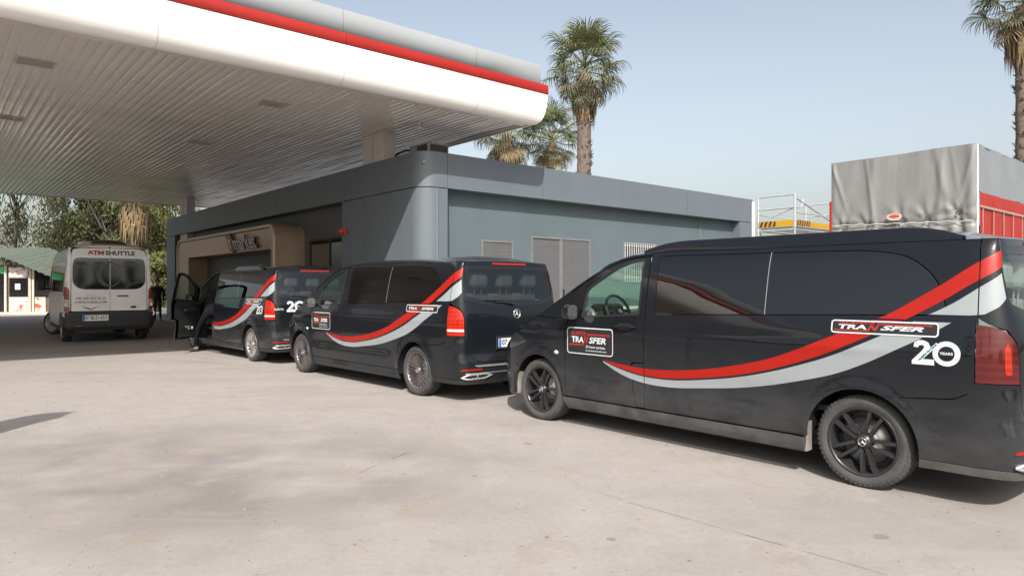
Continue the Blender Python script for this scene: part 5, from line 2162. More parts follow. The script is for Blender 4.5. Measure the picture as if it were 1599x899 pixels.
for ta, tz in tie:
    MB().lathe([(.02, -.012), (.034, 0), (.02, .012)], 12, 'x', (-.06, -ta, tz), closed=True).build('eyelet', M_DARK, truck)
M_STEEL = plain('truck_steel', (.10, .10, .105), .55, var=.2)
MB().box(.0, TL, -HWT, HWT, .98, 1.15).box(.0, TL + 1.4, -.45, .45, .72, .98).build('load_bed', M_STEEL, truck)
MB().box(-.05, .05, -1.2, 1.2, .5, .68, .02).tube([(0, -.5, .68), (0, -.5, .98)], .04).tube([(0, .5, .68), (0, .5, .98)], .04).build('rear_bumper', M_STEEL, truck)
for x in (1.3, 2.5, TL + 1.1):
    for sg in (1, -1):
        make_wheel(truck, 'wheel', (x, sg * 1.08, .50), sg, 'bus', .50, 0, True, .30)
cabm = MB().prism([(TL + .15, .7), (TL + 2.25, .7), (TL + 2.3, 1.5), (TL + 2.15, 2.9), (TL + 1.9, 3.1), (TL + .15, 3.1)], -1.22, 1.22, 'y')
cabm.build('cab', plain('cab_red', (.45, .04, .03), .35, coat=.5), truck)
for sg in (-1, 1):
    MB().prism([(TL + .75, 1.75), (TL + 2.0, 1.75), (TL + 1.95, 2.7), (TL + .75, 2.7)], sg * 1.222, sg * 1.232, 'y').build('cab_window', M_BUSG, truck)
MB().add([(TL + 2.31, -1.1, 1.75), (TL + 2.31, 1.1, 1.75), (TL + 2.19, 1.1, 2.8), (TL + 2.19, -1.1, 2.8)], [(0, 1, 2, 3)]).build('windscreen', M_BUSG, truck)

# ------------------------------------------------------------------ scaffold tower with yellow toe boards
M_GALV = plain('galvanised_tube', (.50, .53, .55), .42, metal=.5, var=.1)
# frame corner at pixel (1183,*) depth about 20
scx, scz = (1184 - 799.5) / 1076 * 20.0, 20.0
scaf = empty('scaffold_tower', (scx, scz, 0), R(131), 'galvanised scaffold tower with hazard striped yellow toe boards beside the truck', 'scaffold')
# local x runs along u (away left), local -x towards us right; local y left = -v
LS, WS = 1.10, 2.9
ZD, ZT = 3.13, 4.06


def hazard():
    m, nt, b = new_mat('hazard_board')
    tc = N(nt, 'TexCoord')
    sep = N(nt, 'SeparateXYZ')
    nt.links.new(tc.outputs['Object'], sep.inputs[0])
    a = math_(nt, 'ADD', math_(nt, 'ABSOLUTE', sep.outputs[0]), math_(nt, 'ABSOLUTE', sep.outputs[1]))
    a = math_(nt, 'ADD', a, math_(nt, 'MULTIPLY', sep.outputs[2], -.35))
    fr = math_(nt, 'FRACT', math_(nt, 'MULTIPLY', a, 7.5))
    st = math_(nt, 'GREATER_THAN', fr, .5)
    c = mixc(nt, st, (.42, .19, .010), (.03, .02, .015))
    nt.links.new(c, b.inputs['Base Color'])
    b.inputs['Roughness'].default_value = .5
    return m


M_HAZ = hazard()
M_YEL = plain('yellow_board', (.45, .25, .008), .5, var=.08)
corners = [(0, 0), (-LS, 0), (0, -WS), (-LS, -WS)]
MB().tube([(.10, .10, 0), (.10, .10, ZT - .14)], .05, 10).build('white_post', plain('white_pipe', (.62, .63, .64), .5), scaf)
for x, y in corners:
    MB().tube([(x, y, 0), (x, y, ZT)], .030, 8).build('upright', M_GALV, scaf)
    MB().box(x - .08, x + .08, y - .08, y + .08, 0, .02).build('base_plate', M_GALV, scaf)
for z in (ZT - .02, ZD + .55, ZD - .06, 2.0, .5):
    for y in (0, -WS):
        MB().tube([(0, y, z), (-LS, y, z)], .026, 8).build('rail', M_GALV, scaf)
for z in (ZD + .55, ZD - .06, 2.0, .5):
    for x in (0, -LS):
        MB().tube([(x, 0, z - (.14 if z > ZD else 0)), (x, -WS, z - (.14 if z > ZD else 0))], .020, 8).build('rail', M_GALV, scaf)
MB().tube([(-LS, -.1, ZT - .12), (-LS, -WS, ZD + .12)], .026, 8).build('brace', M_GALV, scaf)
MB().tube([(0, -.1, ZD - .1), (-LS, -.1, .6)], .022, 8).build('brace', M_GALV, scaf)
MB().tube([(-.35, -.02, ZD + .30), (-LS, -.02, ZD + .55)], .018, 8).build('brace', M_GALV, scaf)
MB().tube(catmull([(-LS, -.05, ZD + .55), (-LS, -.35, ZD + .58), (-LS, -.5, ZD + .8)], 5), .02, 8).build('hoop', M_GALV, scaf)
for k in range(6):
    x0 = -LS + .04 + k * (LS - .08) / 6
    MB().box(x0, x0 + (LS - .08) / 6 - .015, -WS + .03, -.03, ZD - .02, ZD + .025).build('deck_board', M_GALV, scaf)
MB().box(-.55, -.04, .02, .045, ZD + .035, ZD + .20).build('toe_board', M_HAZ, scaf)
MB().box(-LS + .03, -.555, .02, .045, ZD + .035, ZD + .20).build('toe_board', M_YEL, scaf)
MB().box(-LS - .05, -LS - .03, -.80, -.05, ZD + .035, ZD + .20).build('toe_board', M_HAZ, scaf)
MB().box(-LS - .05, -LS - .03, -WS + .05, -.805, ZD + .035, ZD + .18).build('toe_board', M_YEL, scaf)

# ------------------------------------------------------------------ vegetation
def leaf_mat(name, a, b_, trans=.25, rough=.55):
    m, nt, b = new_mat(name)
    oi = N(nt, 'ObjectInfo')
    n = noise(nt, 1.6, 4, .6)
    f = math_(nt, 'ADD', math_(nt, 'MULTIPLY', n, .8), math_(nt, 'MULTIPLY', oi.outputs['Random'], .35))
    c = ramp(nt, f, [(.3, a), (.85, b_)])
    nt.links.new(c, b.inputs['Base Color'])
    b.inputs['Roughness'].default_value = rough
    b.inputs['Specular IOR Level'].default_value = .3
    tr = N(nt, 'BsdfTranslucent')
    nt.links.new(c, tr.inputs[0])
    mx = N(nt, 'MixShader')
    mx.inputs[0].default_value = trans
    out = nt.nodes['Material Output']
    nt.links.new(b.outputs[0], mx.inputs[1])
    nt.links.new(tr.outputs[0], mx.inputs[2])
    nt.links.new(mx.outputs[0], out.inputs[0])
    return m


M_FROND = leaf_mat('palm_green', (.090, .108, .042), (.205, .215, .095))
M_FROND_D = leaf_mat('palm_dull', (.13, .135, .08), (.25, .23, .15))
M_FROND_DRY = leaf_mat('palm_dry', (.17, .12, .065), (.32, .235, .13), .15)
M_TRUNK_P = plain('palm_bark', (.125, .095, .075), .9, var=.45, vscale=7, bmp=.8, bscale=14)


def fan_mesh(seed, mat, droop, dry=False):
    """one fan leaf: stalk along +x, then a pleated fan whose tips hang"""
    r = random.Random(seed)
    mb = MB()
    L = r.uniform(1.0, 1.35)
    stalk = [(0, 0, 0), (L * .5, 0, .03), (L, 0, 0)]
    mb.tube(stalk, [.028, .018, .012], 5, mi=0)
    n = 24
    rad = r.uniform(1.05, 1.25)
    for i in range(n):
        a = lerp(-2.05, 2.05, (i + .5) / n) + r.uniform(-.03, .03)
        ln = rad * (1 - .22 * abs(a) / 2.05) * r.uniform(.85, 1.08)
        w = .032
        pts = []
        dz = 0
        dirx, diry = math.cos(a), math.sin(a)
        side = (-diry, dirx)
        segs = 6
        x = y = z = 0.0
        slope = r.uniform(-.02, .10)
        vs = []
        for k in range(segs + 1):
            t = k / segs
            ww = w * (.25 + 1.3 * t) if t < .5 else w * (.9 * (1 - t) * 2 + .05)
            vs += [(L + x - side[0] * ww, y - side[1] * ww, z), (L + x, y, z + ww * .45), (L + x + side[0] * ww, y + side[1] * ww, z)]
            st = ln / segs
            if t > .40:
                slope -= droop * r.uniform(.6, 1.4)
            c, s_ = math.cos(max(-1.45, slope)), math.sin(max(-1.45, slope))
            x += dirx * st * c
            y += diry * st * c
            z += st * s_
        fs = []
        for k in range(segs):
            b0 = k * 3
            fs += [(b0, b0 + 1, b0 + 4, b0 + 3), (b0 + 1, b0 + 2, b0 + 5, b0 + 4)]
        mb.add(vs, fs)
    return mb.mesh('frond', mat)


FANS = {'g': [fan_mesh(k, M_FROND, .55) for k in range(4)], 'd': [fan_mesh(10 + k, M_FROND_D, .75) for k in range(4)], 'y': [fan_mesh(20 + k, M_FROND_DRY, .5, True) for k in range(3)]}


def palm(loc, height, label, seed, group, size=1.0, n=46, skirt_len=1.7, skirt_r=.62, trunk_r=.30, skirt=True):
    r = random.Random(seed)
    root = empty('palm_tree', loc, r.uniform(0, 6), label, 'palm tree', group)
    tr = MB()
    pts, rad = [], []
    lean = (r.uniform(-.25, .25), r.uniform(-.25, .25))
    m = 34
    zt = height - 1.5 * size
    for i in range(m + 1):
        t = i / m
        z = zt * t
        pts.append((lean[0] * t * t, lean[1] * t * t, z))
        rad.append(trunk_r * lerp(1.25, .80, t ** .5) * r.uniform(.96, 1.04))
    tr.tube(pts, rad, 14)
    # old leaf boots standing off the upper trunk
    for k in range(170):
        t = r.uniform(.35, .985)
        a = r.uniform(0, 6.28)
        c = Vector((lean[0] * t * t, lean[1] * t * t, zt * t))
        d = Vector((math.cos(a), math.sin(a), 0))
        sd = Vector((-d.y, d.x, 0))
        rr = trunk_r * lerp(1.25, .80, t ** .5)
        p0 = c + d * rr * .9
        tip = c + d * (rr + r.uniform(.06, .16)) + Vector((0, 0, r.uniform(.08, .25)))
        tr.add([p0 - sd * .07, p0 + sd * .07, tip + sd * .03, tip - sd * .03, p0 + Vector((0, 0, .12))], [(0, 1, 2, 3), (0, 3, 4), (1, 4, 2)])
    tr.build('trunk', M_TRUNK_P, root)
    top = Vector((lean[0], lean[1], zt))
    if skirt:
        sk = MB()
        for k in range(420):
            a = r.uniform(0, 6.28)
            t = r.random()
            z0 = zt - .1 + r.uniform(-.2, .15) - t * skirt_len * .45
            ln = skirt_len * r.uniform(.45, .75)
            ro = skirt_r * (.55 + .5 * r.random())
            d = Vector((math.cos(a), math.sin(a), 0))
            sd = Vector((-d.y, d.x, 0))
            p0 = top + d * trunk_r * .7 + Vector((0, 0, z0 - zt))
            p1 = top + d * ro + Vector((0, 0, z0 - zt - ln * .4))
            p2 = top + d * (ro * r.uniform(.75, 1.05)) + Vector((0, 0, z0 - zt - ln)) + sd * r.uniform(-.15, .15)
            w = r.uniform(.015, .05)
            sk.add([p0 - sd * w, p0 + sd * w, p1 + sd * w * 1.6, p1 - sd * w * 1.6, p2], [(0, 1, 2, 3), (3, 2, 4)])
        sk.build('dead_leaf_skirt', M_FROND_DRY, root)
    for k in range(n):
        t = (k + .5) / n
        el = lerp(82, -62, t ** .85) + r.uniform(-9, 9)
        az = k * 137.5 + r.uniform(-18, 18)
        kind = 'g' if t < .62 else ('d' if t < .90 or r.random() < .4 else 'y')
        if t < .3 and r.random() < .2:
            kind = 'd'
        me = r.choice(FANS[kind])
        sc = size * r.uniform(.85, 1.1) * (1.15 if t < .7 else 1.0)
        o = link('frond', me, root, top + Vector((0, 0, lerp(.55, -.25, t) * size)), None, (sc, sc, sc))
        o.rotation_euler = (r.uniform(-.35, .35), R(-el), R(az))
    return root


def at(px, depth):
    return ((px - 799.5) / 1076 * depth, depth, 0)


GPALM = 'palms rising behind the shop'
palm(at(911, 32), 12.75, 'tallest palm behind the shop roof, full crown over a shaggy trunk', 3, GPALM, .90, 56, 2.2, .58, .36)
palm(at(862, 41), 11.3, 'short full palm just left of the tallest palm', 5, GPALM, .92, 46, 1.0, .5, .28)
palm(at(785, 38), 11.55, 'palm with thick golden skirt under the canopy tip', 8, GPALM, 1.05, 40, 3.0, .72, .3)
palm(at(1600, 28), 14.1, 'palm cut by the right picture edge above the truck', 12, GPALM, .85, 44, 2.5, .62, .33)
palm(at(208, 43), 8.6, 'palm with pale cream skirt behind the white minibus', 14, GPALM, .9, 24, 3.0, .9, .3)

M_BARK = plain('tree_bark', (.075, .065, .055), .9, var=.3, bmp=.5, bscale=18)


def tree(loc, height, label, seed, mat, spread, leaves=9000, droop=.6, low=.35, leaf=(.26, .05), trunk_r=.28, blobs=26, cat='tree', name='eucalyptus_tree', group='trees behind the forecourt'):
    r = random.Random(seed)
    root = empty(name, loc, 0, label, cat, group)
    tk = MB()
    th = height * .55
    tk.tube(catmull([(0, 0, 0), (r.uniform(-.2, .2), r.uniform(-.2, .2), th * .5), (r.uniform(-.4, .4), r.uniform(-.4, .4), th)], 5), [lerp(trunk_r * 1.2, trunk_r * .55, i / 10) for i in range(11)], 9)
    cent = []
    for k in range(blobs):
        a = r.uniform(0, 6.28)
        rr = spread * math.sqrt(r.random())
        z = height * r.uniform(low, .97)
        k_ = math.sin(math.pi * min(1, max(.05, (z / height - low + .12) / (1.05 - low + .12)))) ** .5
        c = Vector((rr * math.cos(a) * k_, rr * math.sin(a) * k_, z))
        cent.append((c, r.uniform(.55, 1.1) * spread * .33))
        st = Vector((0, 0, min(th, z * r.uniform(.45, .8))))
        mid = st.lerp(c, .5) + Vector((0, 0, r.uniform(.1, .6)))
        tk.tube([st, mid, c], [trunk_r * .32, trunk_r * .18, .02], 5)
    tk.build('trunk', M_BARK, root)
    vs, fs = [], []
    for k in range(leaves):
        c, s_ = r.choice(cent)
        # hanging strings of leaves
        g = Vector((r.gauss(0, 1), r.gauss(0, 1), r.gauss(0, .8)))
        g = g.normalized() * (r.random() ** .45) * s_
        p = c + g + Vector((0, 0, -droop * s_ * r.random() ** 2 * 1.6))
        if p.z < .3:
            continue
        d = Vector((r.uniform(-1, 1), r.uniform(-1, 1), r.uniform(-1, .5) - droop * 1.4)).normalized()
        sd = d.cross(Vector((r.uniform(-1, 1), r.uniform(-1, 1), r.uniform(-1, 1)))).normalized()
        ln, w = leaf[0] * r.uniform(.7, 1.4), leaf[1] * r.uniform(.7, 1.4)
        b0 = len(vs)
        vs += [p, p + d * ln * .45 + sd * w, p + d * ln, p + d * ln * .45 - sd * w]
        fs.append((b0, b0 + 1, b0 + 2, b0 + 3))
    cm = MB().add(vs, fs)
    me = bpy.data.meshes.new('crown')
    me.from_pydata([v[:] for v in vs], [], fs)
    me.materials.append(mat)
    link('crown', me, root)
    return root


M_LEAF_DK = leaf_mat('leaf_dark_olive', (.035, .045, .022), (.10, .105, .05), .2)
M_LEAF_MD = leaf_mat('leaf_olive', (.06, .075, .028), (.16, .16, .07), .25)
M_LEAF_LT = leaf_mat('leaf_yellow_green', (.11, .13, .04), (.27, .26, .11), .3)
tree(at(25, 44), 11.5, 'thin branched dark tree above the kiosk with sky between its twigs', 21, M_LEAF_DK, 4.0, 7000, 1.5, .42, (.24, .045), .13, 22)
tree(at(-60, 50), 12.5, 'loose eucalyptus at the left picture edge', 29, M_LEAF_MD, 3.0, 6000, 1.5, .45, (.24, .045), .14, 16)
tree(at(150, 50), 13.0, 'dense dark olive tree right behind the white minibus', 22, M_LEAF_DK, 3.3, 22000, .7, .22, (.22, .05), .35, 44)
tree(at(175, 47), 12.0, 'dusky tree left of the cream skirted palm', 27, M_LEAF_MD, 3.0, 16000, .8, .22, (.22, .05), .3, 34)
tree(at(250, 50), 13.0, 'yellow green weeping tree between minibus and shop end', 23, M_LEAF_LT, 3.2, 22000, 1.1, .12, (.22, .05), .3, 44)
tree(at(245, 40), 3.6, 'low leafy bush beside the shop end', 24, M_LEAF_LT, 1.5, 7000, .3, .15, (.16, .06), .08, 22, 'bush', 'leafy_bush')
tree(at(60, 58), 4.2, 'low hedge bush beyond the kiosk', 25, M_LEAF_DK, 3.0, 8000, .3, .10, (.22, .08), .1, 26, 'bush', 'leafy_bush')
tree(at(160, 60), 6.0, 'broad dark bush closing the view under the canopy', 26, M_LEAF_DK, 5.0, 11000, .3, .06, (.28, .10), .12, 34, 'bush', 'leafy_bush')

# what stands behind the photographer, seen in the vans' paint and glass
GB = 'palms across the road'
for i, (x, y, h_) in enumerate(((-24, -24, 11), (-15, -30, 13), (-31, -17, 12), (28, -22, 7.6), (33, -19, 8.2), (24, -24, 7.2))):
    palm((x, y, 0), h_, ['slim palm', 'tall palm', 'leaning palm', 'bushy palm', 'high palm', 'far palm'][i] + ' across the road behind the photographer', 40 + i, GB, 1.0, 26, 1.6, .6, .28)
for i, (x, y, h_, s_) in enumerate(((-38, -20, 6, 5), (-27, -34, 5.5, 5), (-17, -40, 6, 5.5), (2, -42, 6, 6), (44, -34, 4, 6), (-44, -4, 6, 5), (-46, 10, 6.5, 5), (27, -19, 4.3, 4), (36, -20, 4.6, 4.5))):
    tree((x, y, 0), h_, ['round', 'broad', 'dark', 'wide', 'spreading', 'squat', 'dense', 'small', 'shrubby'][i] + ' roadside tree behind the photographer', 60 + i, M_LEAF_DK, s_, 5000, .2, .15, (.5, .22), .25, 22, 'tree', 'roadside_tree', 'roadside trees behind the photographer')

# ------------------------------------------------------------------ kiosk on the left
kx, ky = (36 - 799.5) / 1076 * 37, 37.0
kiosk = empty('kiosk', (kx, ky, 0), 0, 'small brown kiosk with a corrugated green roof and lit menu boards', 'kiosk')
M_KW = plain('kiosk_brown_wood', (.13, .075, .055), .6, var=.25, vscale=5)
M_KP = plain('kiosk_pale_post', (.50, .44, .38), .6)
M_KR = plain('kiosk_green_roof', (.105, .125, .10), .6, var=.2)
M_KG = plain('kiosk_dark_glass', (.014, .013, .014), .08)
px_m = 37 / 1076
MB().box(-5.2, 1.75, .0, .22, 0, 2.38).build('wall', M_KW, kiosk)
MB().box(-5.2, 1.75, .25, 4.4, 0, .2).box(1.5, 1.72, .25, 4.4, .2, 2.3).box(-5.2, 1.7, 4.2, 4.4, .2, 2.3).build('wall', M_KW, kiosk)
MB().box(-5.3, 1.9, -.9, .0, 0, .10).build('step', plain('kiosk_step', (.55, .48, .42), .8), kiosk)
# roof slopes down to the right; corrugated sheets side by side
for k in range(9):
    vs, fs = [], []
    x0, x1 = -6.2 + k * 1.02, -6.2 + (k + 1) * 1.02 - .01
    def zr_(x):
        return 3.47 - .012 * abs(x + 1.2) ** 1.2 - (max(0, x + .3) * .40)
    nn = 12
    for i in range(nn + 1):
        x = lerp(x0, x1, i / nn)
        for y, dz in ((-1.0, -.78 if False else -.62), (-.2, -.40), (1.2, .0), (2.6, .30)):
            vs.append((x, y, zr_(x) + dz * .75 + .03 * math.sin(i / nn * math.pi * 6)))
    for i in range(nn):
        for j in range(3):
            fs.append((i * 4 + j, i * 4 + j + 1, i * 4 + j + 5, i * 4 + j + 4))
    MB().add(vs, fs, True).build('roof_sheet', M_KR, kiosk)
for k in range(16):
    MB().box(-5.2 + k * .435, -5.2 + k * .435 + .42, -.06, .0, 2.38, 2.62).build('board', M_KW, kiosk)


def kpx(x):
    return (x - 36) * px_m


def kz(y):
    return 1.48 + (447 - y) * px_m


def kbox(name, x0, x1, y0, y1, d, mat, th=.03):
    return MB().box(kpx(x0), kpx(x1), -d - th, -d, kz(y1), kz(y0)).build(name, mat, kiosk)


kbox('shop_window', -60, 8, 418, 489, .02, M_KG)
kbox('green_sign', -40, 9, 417, 427, .06, plain('sign_green', (.03, .42, .11), .5))
for x in (9, 47, 52):
    kbox('post', x, x + 3.5, 414, 489, .04, M_KP, .08)
kbox('door', 15, 46, 417, 489, .02, M_KP)
kbox('door_glass', 16, 45, 434, 463, .055, M_KG)


def food_board(name, seed, base, stops, scale):
    m, nt, b = new_mat(name)
    f = noise(nt, scale, 4, .5, dist=.6)
    c = ramp(nt, f, stops)
    nt.links.new(c, b.inputs['Base Color'])
    b.inputs['Roughness'].default_value = .5
    return m


M_FB1 = food_board('menu_photo_pale', 1, 0, [(.40, (.28, .17, .14)), (.50, (.62, .55, .50)), (.65, (.75, .73, .70))], 4.0)
M_FB2 = food_board('menu_photo_red', 2, 0, [(.36, (.45, .08, .05)), (.46, (.70, .60, .40)), (.56, (.75, .73, .68))], 3.0)
kbox('menu_board', 15.5, 45.5, 417.5, 432.5, .056, M_FB1)
kbox('notice', 26, 34, 443, 452, .09, M_PLATE)
kbox('counter_front', 18, 45, 464, 470, .058, plain('counter_pale', (.60, .55, .52), .5))
kbox('menu_board', 17.5, 41.5, 471, 488, .058, M_FB2)
kbox('side_window', 56, 80, 422, 463, .02, M_KG)
kbox('menu_board', 56, 72, 464, 489, .03, M_FB2)

# ------------------------------------------------------------------ people
M_SKIN = plain('skin', (.42, .25, .18), .55, var=.06)
M_SUIT = plain('black_cloth', (.010, .010, .012), .9, spec=.08, var=.2, bmp=.3, bscale=40)
M_NAVY = plain('navy_cloth', (.012, .017, .034), .85, var=.2)
M_SHOE = plain('grey_shoe', (.17, .15, .14), .6)
M_HAIR = plain('grey_hair', (.10, .09, .085), .7)


def person(name, loc, rz, label, J, top_mat, hands_dir, hair_mat):
    """J: joints in local metres; one skin grown over the whole skeleton"""
    root = empty(name, loc, rz, label, 'person')
    verts, edges, rad = [], [], []
    idx = {}

    def V(k, p, r):
        idx[k] = len(verts)
        verts.append(Vector(p))
        rad.append(r if isinstance(r, tuple) else (r, r))

    def E(a, b):
        edges.append((idx[a], idx[b]))
    V('pelvis', J['pelvis'], (.155, .12))
    V('waist', J['waist'], (.145, .11))
    V('chest', J['chest'], (.165, .12))
    V('neckb', J['neckb'], (.075, .07))
    V('neck', J['neck'], (.055, .055))
    V('head1', J['head1'], (.075, .085))
    V('head2', J['head2'], (.082, .095))
    V('head3', J['head3'], (.060, .068))
    for a, b in (('pelvis', 'waist'), ('waist', 'chest'), ('chest', 'neckb'), ('neckb', 'neck'), ('neck', 'head1'), ('head1', 'head2'), ('head2', 'head3')):
        E(a, b)
    for s in 'LR':
        V('hip' + s, J['hip' + s], .095)
        V('thigh' + s, Vector(J['hip' + s]).lerp(Vector(J['knee' + s]), .45), .078)
        V('knee' + s, J['knee' + s], .062)
        V('calf' + s, Vector(J['knee' + s]).lerp(Vector(J['ank' + s]), .35), .058)
        V('ank' + s, J['ank' + s], .046)
        V('toe' + s, J['toe' + s], .036)
        E('pelvis', 'hip' + s)
        for a, b in (('hip', 'thigh'), ('thigh', 'knee'), ('knee', 'calf'), ('calf', 'ank'), ('ank', 'toe')):
            E(a + s, b + s)
        V('sh' + s, J['sh' + s], .068)
        V('elb' + s, J['elb' + s], .050)
        V('wri' + s, J['wri' + s], .030)
        wv, ev = Vector(J['wri' + s]), Vector(J['elb' + s])
        fd = (wv - ev).normalized() if s not in hands_dir else Vector(hands_dir[s]).normalized()
        pal = wv + fd * .085
        V('palm' + s, pal, (.036, .018))
        E('chest', 'sh' + s)
        E('sh' + s, 'elb' + s)
        E('elb' + s, 'wri' + s)
        E('wri' + s, 'palm' + s)
        up = Vector((0, 0, 1)) if abs(fd.z) < .7 else Vector((1, 0, 0))
        sd = fd.cross(up).normalized()
        nm = sd.cross(fd).normalized()
        for q, (o, ln) in enumerate(((-.030, .070), (-.010, .082), (.010, .076), (.030, .060))):
            b0 = pal + sd * o + fd * .012
            V('f%d%s' % (q, s), b0 + fd * ln * .5 - nm * .012, .0095)
            V('g%d%s' % (q, s), b0 + fd * ln - nm * .035, .008)
            E('palm' + s, 'f%d%s' % (q, s))
            E('f%d%s' % (q, s), 'g%d%s' % (q, s))
        V('t1' + s, wv + fd * .04 + sd * -.045 - nm * .005, .011)
        V('t2' + s, wv + fd * .085 + sd * -.060 - nm * .015, .009)
        E('wri' + s, 't1' + s)
        E('t1' + s, 't2' + s)
    me = bpy.data.meshes.new('body')
    me.from_pydata([v[:] for v in verts], edges, [])
    o = bpy.data.objects.new('body', me)
    C.objects.link(o)
    sk = o.modifiers.new('skin', 'SKIN')
    for i, v in enumerate(me.skin_vertices[0].data):
        v.radius = rad[i]
        v.use_root = (i == 0)
    su = o.modifiers.new('sub', 'SUBSURF')
    su.levels = su.render_levels = 2
    dg = bpy.context.evaluated_depsgraph_get()
    bme = bpy.data.meshes.new_from_object(o.evaluated_get(dg))
    bpy.data.objects.remove(o)
    bme.materials.clear()
    for m in (top_mat, M_SKIN, M_SHOE):
        bme.materials.append(m)
    skin_keys = ['neck', 'head1', 'head2', 'head3']
    for p in bme.polygons:
        p.use_smooth = True
        c = p.center
        near = min(range(len(verts)), key=lambda i: (verts[i] - c).length - max(rad[i]) * .6)
        k = [q for q, i in idx.items() if i == near][0]
        if k in skin_keys or k[:4] == 'palm' or k[0] in 'fg' and k[1].isdigit() or k[:2] in ('t1', 't2') and len(k) == 3:
            p.material_index = 1
        elif k[:3] == 'toe':
            p.material_index = 2
    link('body', bme, root)
    # face and hair
    h1, h2, h3 = (Vector(J[k]) for k in ('head1', 'head2', 'head3'))
    up = (h3 - h1).normalized()
    fw = Vector(J['face']).normalized()
    fw = (fw - up * fw.dot(up)).normalized()
    sd = up.cross(fw)
    mid = h1.lerp(h3, .5)
    for s in (-1, 1):
        MB().lathe([(.0, .010), (.008, .007), (.011, 0)], 8, 'x', (0, 0, 0)).build('eye', plain('eye_white', (.6, .6, .6), .2), root, mid + fw * .083 + sd * s * .032)
        MB().box(-.008, .012, -.006, .006, -.028, .028, .005).build('ear', M_SKIN, root, mid + sd * s * .085)
    no = mid + fw * .085 - up * .015
    MB().add([no + up * .03, no - up * .02 + sd * .015, no - up * .02 - sd * .015, no - up * .018 + fw * .028], [(0, 1, 3), (0, 3, 2), (1, 2, 3)]).build('nose', M_SKIN, root)
    mo = mid + fw * .080 - up * .062
    MB().add([mo + sd * .022, mo - sd * .022, mo - sd * .016 - up * .008 + fw * .004, mo + sd * .016 - up * .008 + fw * .004], [(0, 1, 2, 3)]).build('mouth', plain('lips', (.30, .12, .10), .5), root)
    hv, hf = [], []
    nu, nv = 12, 7
    for i in range(nu):
        for j in range(nv):
            a = 2 * math.pi * i / nu
            b = R(lerp(90, -12, j / (nv - 1)))
            d = fw * math.cos(a) * math.cos(b) + sd * math.sin(a) * math.cos(b) + up * math.sin(b)
            if math.cos(a) > .3:
                d = fw * math.cos(a) * math.cos(max(b, R(38))) + sd * math.sin(a) * math.cos(max(b, R(38))) + up * math.sin(max(b, R(38)))
            hv.append(mid + up * .030 + d * .106 - fw * .010)
    for i in range(nu):
        for j in range(nv - 1):
            hf.append((i * nv + j, i * nv + j + 1, ((i + 1) % nu) * nv + j + 1, ((i + 1) % nu) * nv + j))
    MB().add(hv, hf, True).build('hair', hair_mat, root)
    for s in 'LR':
        a, t = Vector(J['ank' + s]), Vector(J['toe' + s])
        d = (t - a)
        d.z *= 1.0
        heel = a - d.normalized() * .05 + Vector((0, 0, -.045))
        pts = [heel, a + Vector((0, 0, -.04)) + d * .2, a.lerp(t, .6) + Vector((0, 0, -.012)), t + d.normalized() * .05]
        MB().tube(pts, [.044, .050, .046, .028], 10).build('shoe', M_SHOE, root)
    return root


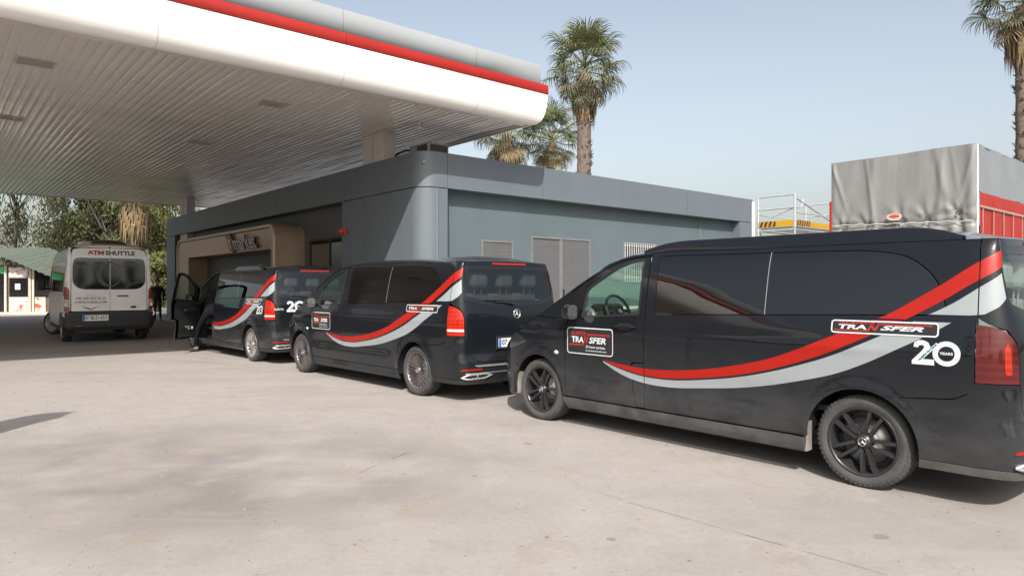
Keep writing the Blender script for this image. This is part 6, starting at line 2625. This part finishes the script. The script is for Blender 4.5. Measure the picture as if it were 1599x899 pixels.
# driver climbing into the farthest van; joints in the van's own frame
JD = dict(pelvis=(2.36, .86, .93), waist=(2.43, .80, 1.10), chest=(2.50, .70, 1.28), neckb=(2.55, .56, 1.40), neck=(2.57, .50, 1.44), head1=(2.59, .44, 1.475), head2=(2.60, .40, 1.53), head3=(2.60, .37, 1.60), face=(1, -.2, -.3),
          hipL=(2.38, .96, .90), kneeL=(2.68, 1.05, .54), ankL=(2.86, 1.06, .12), toeL=(3.02, 1.10, .04),
          hipR=(2.36, .76, .90), kneeR=(2.74, .60, .86), ankR=(2.82, .60, .62), toeR=(2.97, .60, .585),
          shL=(2.49, .86, 1.33), elbL=(2.66, 1.00, 1.14), wriL=(2.80, 1.09, 1.05), shR=(2.53, .52, 1.32), elbR=(2.66, .36, 1.18), wriR=(2.74, .36, 1.10))
person('person', van3.location, van3.rotation_euler.z, 'person in a black suit stepping into the farthest van, one hand on its door', JD, M_SUIT, {'L': (.8, .45, -.35)}, M_HAIR)
JS = dict(pelvis=(0, 0, .95), waist=(0, 0, 1.10), chest=(.01, 0, 1.32), neckb=(.0, 0, 1.47), neck=(.01, 0, 1.52), head1=(.02, 0, 1.58), head2=(.02, 0, 1.66), head3=(.01, 0, 1.73), face=(1, 0, 0),
          hipL=(0, .09, .92), kneeL=(.02, .10, .50), ankL=(-.02, .11, .09), toeL=(.13, .13, .045), hipR=(0, -.09, .92), kneeR=(.02, -.10, .50), ankR=(-.02, -.11, .09), toeR=(.13, -.13, .045),
          shL=(0, .19, 1.40), elbL=(-.03, .24, 1.14), wriL=(.06, .24, .90), shR=(0, -.19, 1.40), elbR=(-.03, -.24, 1.14), wriR=(.06, -.24, .90))
person('person', at(246, 29.5), R(-70), 'person in dark navy clothes standing between minibus and shop', JS, M_NAVY, {}, plain('dark_hair', (.02, .017, .015), .6))

# ------------------------------------------------------------------ unseen feather flag, added outside the left edge to cast its shadow
flag = empty('flag_shadow_caster', (-5.62, 5.35, 0), 0, 'unseen feather flag added left of the picture to cast a shadow', 'flag')
shadow_caster_pole = catmull([(0, 0, 0), (0, 0, 1.2), (.02, 0, 2.0), (.16, .02, 2.36), (.48, .04, 2.48)], 8)
MB().tube(shadow_caster_pole, .014, 8).lathe([(.0, .05), (.10, .05), (.22, .03), (.24, 0)], 18, 'z').build('shadow_caster_pole', M_DARK, flag)
outl = [p for p in shadow_caster_pole if p[2] > .45]
vs, fs = [], []
for i, p in enumerate(outl):
    t = i / (len(outl) - 1)
    w = .46 * (1 - sstep(.55, 1.0, t) * .96) if t < .99 else .0
    for j in range(7):
        q = j / 6
        vs.append((p[0] + w * q, p[1] + .03 * math.sin(q * 5 + t * 6), p[2] - .10 * q - .05 * (t > .9)))
for i in range(len(outl) - 1):
    for j in range(6):
        fs.append((i * 7 + j, i * 7 + j + 1, i * 7 + j + 8, i * 7 + j + 7))
MB().add(vs, fs, True).build('shadow_caster_cloth', plain('shadow_caster_red', (.45, .04, .03), .7), flag)
